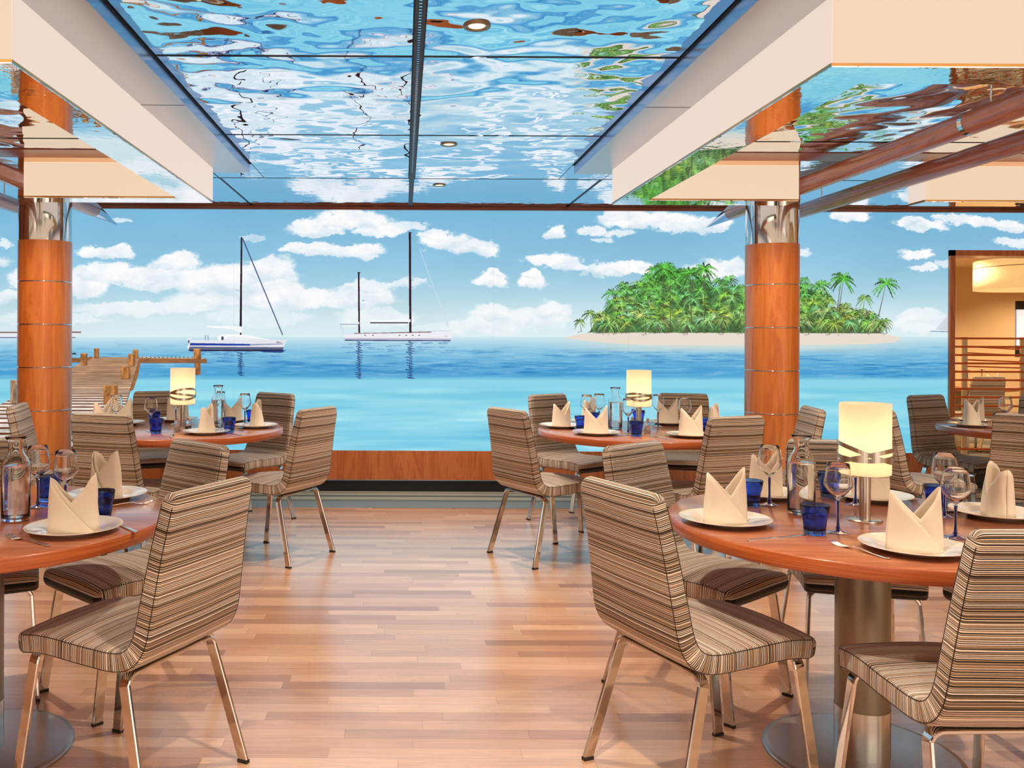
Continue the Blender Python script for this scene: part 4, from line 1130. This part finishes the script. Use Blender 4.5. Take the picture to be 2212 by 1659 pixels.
def make_knife():
    b = MB()
    pts = [(-.11, .0, .008), (-.10, 0, .012), (-.05, 0, .011), (0, 0, .009), (.006, 0, .014), (.05, 0, .018), (.09, 0, .017), (.108, 0, .010), (.115, 0, .003)]
    vs = []; fs = []
    for (y, _, w_) in pts:
        t = .004 if y < 0.003 else .0018
        vs += [(-w_/2, y, 0.0), (w_/2, y, 0.0), (w_/2, y, t), (-w_/2, y, t)]
    n = len(pts)
    for i in range(n - 1):
        for k in range(4): fs.append((4*i+k, 4*i+(k+1) % 4, 4*i+4+(k+1) % 4, 4*i+4+k))
    fs += [(3, 2, 1, 0), tuple(4*(n-1)+k for k in range(4))]
    b.add(vs, fs, None, 0, True)
    o = b.build('dinner_knife', M['cutlery'], bevel=.0005); o['category'] = 'knife'; return o

P_plate, P_nap, P_tum, P_wine, P_car, P_lamp = make_plate(), make_napkin(), make_tumbler(), make_wine(), make_carafe(), make_lamp()
P_fork, P_knife = make_fork(), make_knife()
P_salt = make_mill('salt_mill', None, M['salt']); P_pep = make_mill('pepper_mill', None, M['pepper'])
TN = {'NR': 'near right table', 'NL': 'near left table', 'FR': 'far right table', 'FL': 'far left table', 'T3': 'table by the framed opening', 'N': 'table in the next room'}
def onto(tb, x, y, margin):
    cx, cy, R_ = TAB[tb]; d = math.hypot(x - cx, y - cy); m = R_ - margin
    return (cx + (x - cx) * m / d, cy + (y - cy) * m / d) if d > m else (x, y)

# place settings: table, where, plate x y, napkin turn, napkin scale
SET = [
 ('NR', 'at the left edge', 1.022, 2.789, 12, 1.0), ('NR', 'at the front right', 1.417, 2.437, -4, 1.02), ('NR', 'behind the left tumbler', 1.318, 3.35, 20, .98),
 ('NR', 'at the back behind the lamp stem', 1.79, 3.352, 10, 1.0), ('NR', 'at the right photo edge', 2.04, 2.93, 75, 1.0),
 ('NL', 'nearest the camera', -.983, 2.63, 6, 1.0), ('NL', 'at the right behind the foreground napkin', -1.044, 3.20, -38, 1.0),
 ('FR', 'at the left rim', 1.02, 5.70, 28, .95), ('FR', 'at the front left', 1.162, 5.30, 0, 1.0), ('FR', 'at the back left', 1.24, 6.02, 50, 1.0),
 ('FR', 'at the back right of the lamp', 1.80, 5.96, 0, 1.0), ('FR', 'at the front right', 1.70, 5.20, 15, 1.05), ('FR', 'at the right, above the chair back', 2.02, 5.60, 60, .95),
 ('FL', 'at the front, with a single-pointed napkin', -1.175, 5.25, 80, 1.0), ('FL', 'at the right rim', -.94, 5.62, 88, 1.0), ('FL', 'behind the lamp', -1.55, 6.04, 10, 1.0),
 ('FL', 'at the left, above the chair back', -1.83, 5.75, -20, 1.0), ('FL', 'at the far left', -1.93, 5.50, 62, 1.05), ('FL', 'at the back right, behind a wine glass', -1.16, 6.0, 8, 1.0),
 ('T3', 'at the left rim', 3.80, 5.88, 30, 1.0), ('T3', 'at the back left', 4.02, 6.20, 0, 1.0), ('N', 'at the front', 7.03, 10.5, 0, 1.0),
]
for (tb, wh, x, y, rt, sc) in SET:
    x, y = onto(tb, x, y, .142 if wh != 'at the right photo edge' else .10)
    place(P_plate, (x, y, TZ), 0, 'white plate ' + wh + ' of the ' + TN[tb], 'white plates on the ' + TN[tb])
    place(P_nap, (x, y, TZ + .0042), radians(rt), 'cream napkin on the plate ' + wh + ', ' + TN[tb], 'folded napkins on the ' + TN[tb], (sc, sc, sc))
TUM = [
 ('NR', 1.235, 2.638, 'blue tumbler in front of the carafe, nearest the camera on the near right table'), ('NR', 1.218, 3.083, 'blue tumbler beside the left napkins on the near right table'),
 ('NR', 1.581, 3.26, 'blue tumbler seen through the wine glass beside the lamp on the near right table'), ('NR', 1.815, 2.99, 'blue tumbler behind the right wine glass of the near right table'),
 ('NL', -1.254, 3.11, 'blue tumbler behind the left wine glass, next to the near left carafe'), ('NL', -.968, 2.824, 'blue tumbler half hidden behind the foreground napkin of the near left table'),
 ('FR', 1.121, 5.54, 'blue tumbler between the two left napkins of the far right table'), ('FR', 1.245, 5.80, 'blue tumbler behind another tumbler at the left of the far right table'),
 ('FR', 1.382, 5.215, 'blue tumbler in front of the lamp on the far right table'), ('FR', 1.60, 5.98, 'blue tumbler behind the lamp stem on the far right table'), ('FR', 1.86, 5.42, 'blue tumbler peeping out behind a chair back on the far right table'),
 ('FL', -1.474, 5.245, 'blue tumbler in front of a wine glass at the left of the far left table'), ('FL', -1.62, 5.72, 'blue tumbler behind the left wine glass of the far left table'),
 ('FL', -1.058, 5.345, 'blue tumbler right of the front napkin on the far left table'), ('FL', -1.01, 5.88, 'blue tumbler behind the right napkin of the far left table'),
 ('T3', 3.79, 5.56, 'front blue tumbler on the table by the framed opening'), ('T3', 3.97, 5.85, 'rear blue tumbler on the table by the framed opening'),
]
for (tb, x, y, lab) in TUM:
    x, y = onto(tb, x, y, .045); place(P_tum, (x, y, TZ), x * 3, lab, 'blue tumblers')
WIN = [
 ('NR', 1.318, 2.664, 0, 'blue-stemmed wine glass in front of the lamp on the near right table'), ('NR', 1.292, 3.101, 0, 'blue-stemmed wine glass left of the carafe on the near right table'),
 ('NR', 1.600, 3.110, 0, 'blue-stemmed wine glass behind the lamp stem on the near right table'), ('NR', 1.632, 2.597, 0, 'blue-stemmed wine glass beside the front right napkin on the near right table'),
 ('NR', 1.786, 2.90, 0, 'blue-stemmed wine glass behind the front right napkin, rear one of two'),
 ('NL', -1.245, 3.00, 0, 'blue-stemmed wine glass right of the near left carafe, rear one of two'), ('NL', -1.105, 2.88, 0, 'blue-stemmed wine glass behind the foreground napkin of the near left table'),
 ('FR', 1.196, 5.74, 0, 'wine glass at the back left of the far right table, left one of two'), ('FR', 1.300, 5.84, 0, 'wine glass at the back left of the far right table, next to the carafe'),
 ('FR', 1.381, 5.40, 0, 'wine glass left of the lamp stem on the far right table'), ('FR', 1.680, 5.80, 0, 'blue-stemmed wine glass right of the lamp on the far right table'), ('FR', 1.76, 5.50, 0, 'wine glass behind the front right napkin of the far right table'),
 ('FL', -1.535, 5.35, 0, 'wine glass beside the front left tumbler of the far left table'), ('FL', -1.50, 5.80, 0, 'wine glass just left of the lamp shade on the far left table'),
 ('FL', -1.795, 5.50, 0, 'wine glass at the left of the far left table, above the chair back'), ('FL', -1.03, 5.72, 0, 'wine glass between the right napkins of the far left table'), ('FL', -1.23, 5.90, 0, 'wine glass just left of the far left carafe'),
 ('T3', 3.93, 5.74, 0, 'wine glass behind the tumblers on the table by the framed opening'),
 ('N', 6.80, 10.6, 1, 'upturned wine glass on the next room table, left one'), ('N', 7.10, 10.8, 1, 'upturned wine glass on the next room table, right one'),
]
for (tb, x, y, up, lab) in WIN:
    x, y = onto(tb, x, y, .04)
    o = place(P_wine, (x, y, TZ + (.2097 if up else 0)), 0, lab, 'wine glasses')
    if up: o.rotation_euler = (pi, 0, 0)
for (tb, x, y, lab) in [('NR', 1.332, 2.941, 'tall water carafe on the near right table'), ('NL', -1.228, 2.79, 'tall water carafe at the left photo edge on the near left table'),
                        ('FR', 1.354, 5.62, 'water carafe left of the lamp on the far right table'), ('FL', -1.191, 5.66, 'water carafe right of the lamp on the far left table')]:
    place(P_car, (x, y, TZ), 0, lab, 'water carafes')
for (tb, x, y, rz, lab) in [('NR', 1.492, 2.841, 2.75, 'large lit table lamp with crossed metal bands on the near right table'), ('FR', 1.488, 5.56, 1.4, 'small lit table lamp on the far right table, in front of the sea'),
                            ('FL', -1.395, 5.56, -.9, 'small lit table lamp on the far left table, beside the pier'), ('N', 6.62, 10.75, 0, 'lit table lamp behind the orange bars in the next room')]:
    place(P_lamp, (x, y, TZ), rz, lab, 'lit table lamps')
for (tb, x, y, lab) in [('FR', 1.50, 5.40, 'clear salt mill in front of the lamp on the far right table'), ('FL', -1.378, 5.36, 'clear salt mill in front of the lamp on the far left table')]:
    place(P_salt, (x, y, TZ), 0, lab, 'salt mills')
for (tb, x, y, lab) in [('FR', 1.432, 5.50, 'clear pepper mill left of the lamp stem on the far right table'), ('FL', -1.315, 5.38, 'clear pepper mill between salt mill and napkin on the far left table')]:
    place(P_pep, (x, y, TZ), 0, lab, 'pepper mills')
for (x, y, a, lab) in [(1.262, 2.435, 20, 'fork left of the front right plate on the near right table'), (1.868, 3.255, 168, 'fork pointing at the camera behind the front right napkin on the near right table'),
                       (1.475, 3.28, 130, 'fork left of the carafe at the back of the near right table'), (-1.065, 2.500, 57, 'fork at the front rim of the near left table'),
                       (-.955, 3.04, -60, 'fork below the right plate of the near left table'), (1.50, 5.13, 25, 'fork left of the front right plate on the far right table'),
                       (-1.345, 5.12, 10, 'fork left of the front plate on the far left table'), (-1.06, 5.42 + .05, 55, 'fork beside the right rim plate on the far left table')]:
    place(P_fork, (x, y, TZ), radians(a), lab, 'forks')
for (x, y, a, lab) in [(1.100, 2.585, -68, 'dinner knife in front of the left plate on the near right table'), (1.60, 2.44, -20, 'dinner knife right of the front right plate, by the chair back'),
                       (1.88, 2.99, -85, 'dinner knife left of the right edge plate on the near right table'), (-.862, 2.70, 40, 'dinner knife right of the foreground plate on the near left table'),
                       (1.30, 5.22, -40, 'dinner knife right of the front left plate on the far right table'), (-1.02, 5.24, 40, 'dinner knife right of the front plate on the far left table'),
                       (1.00, 5.46, -75, 'dinner knife in front of the left rim plate on the far right table')]:
    place(P_knife, (x, y, TZ), radians(a), lab, 'dinner knives')
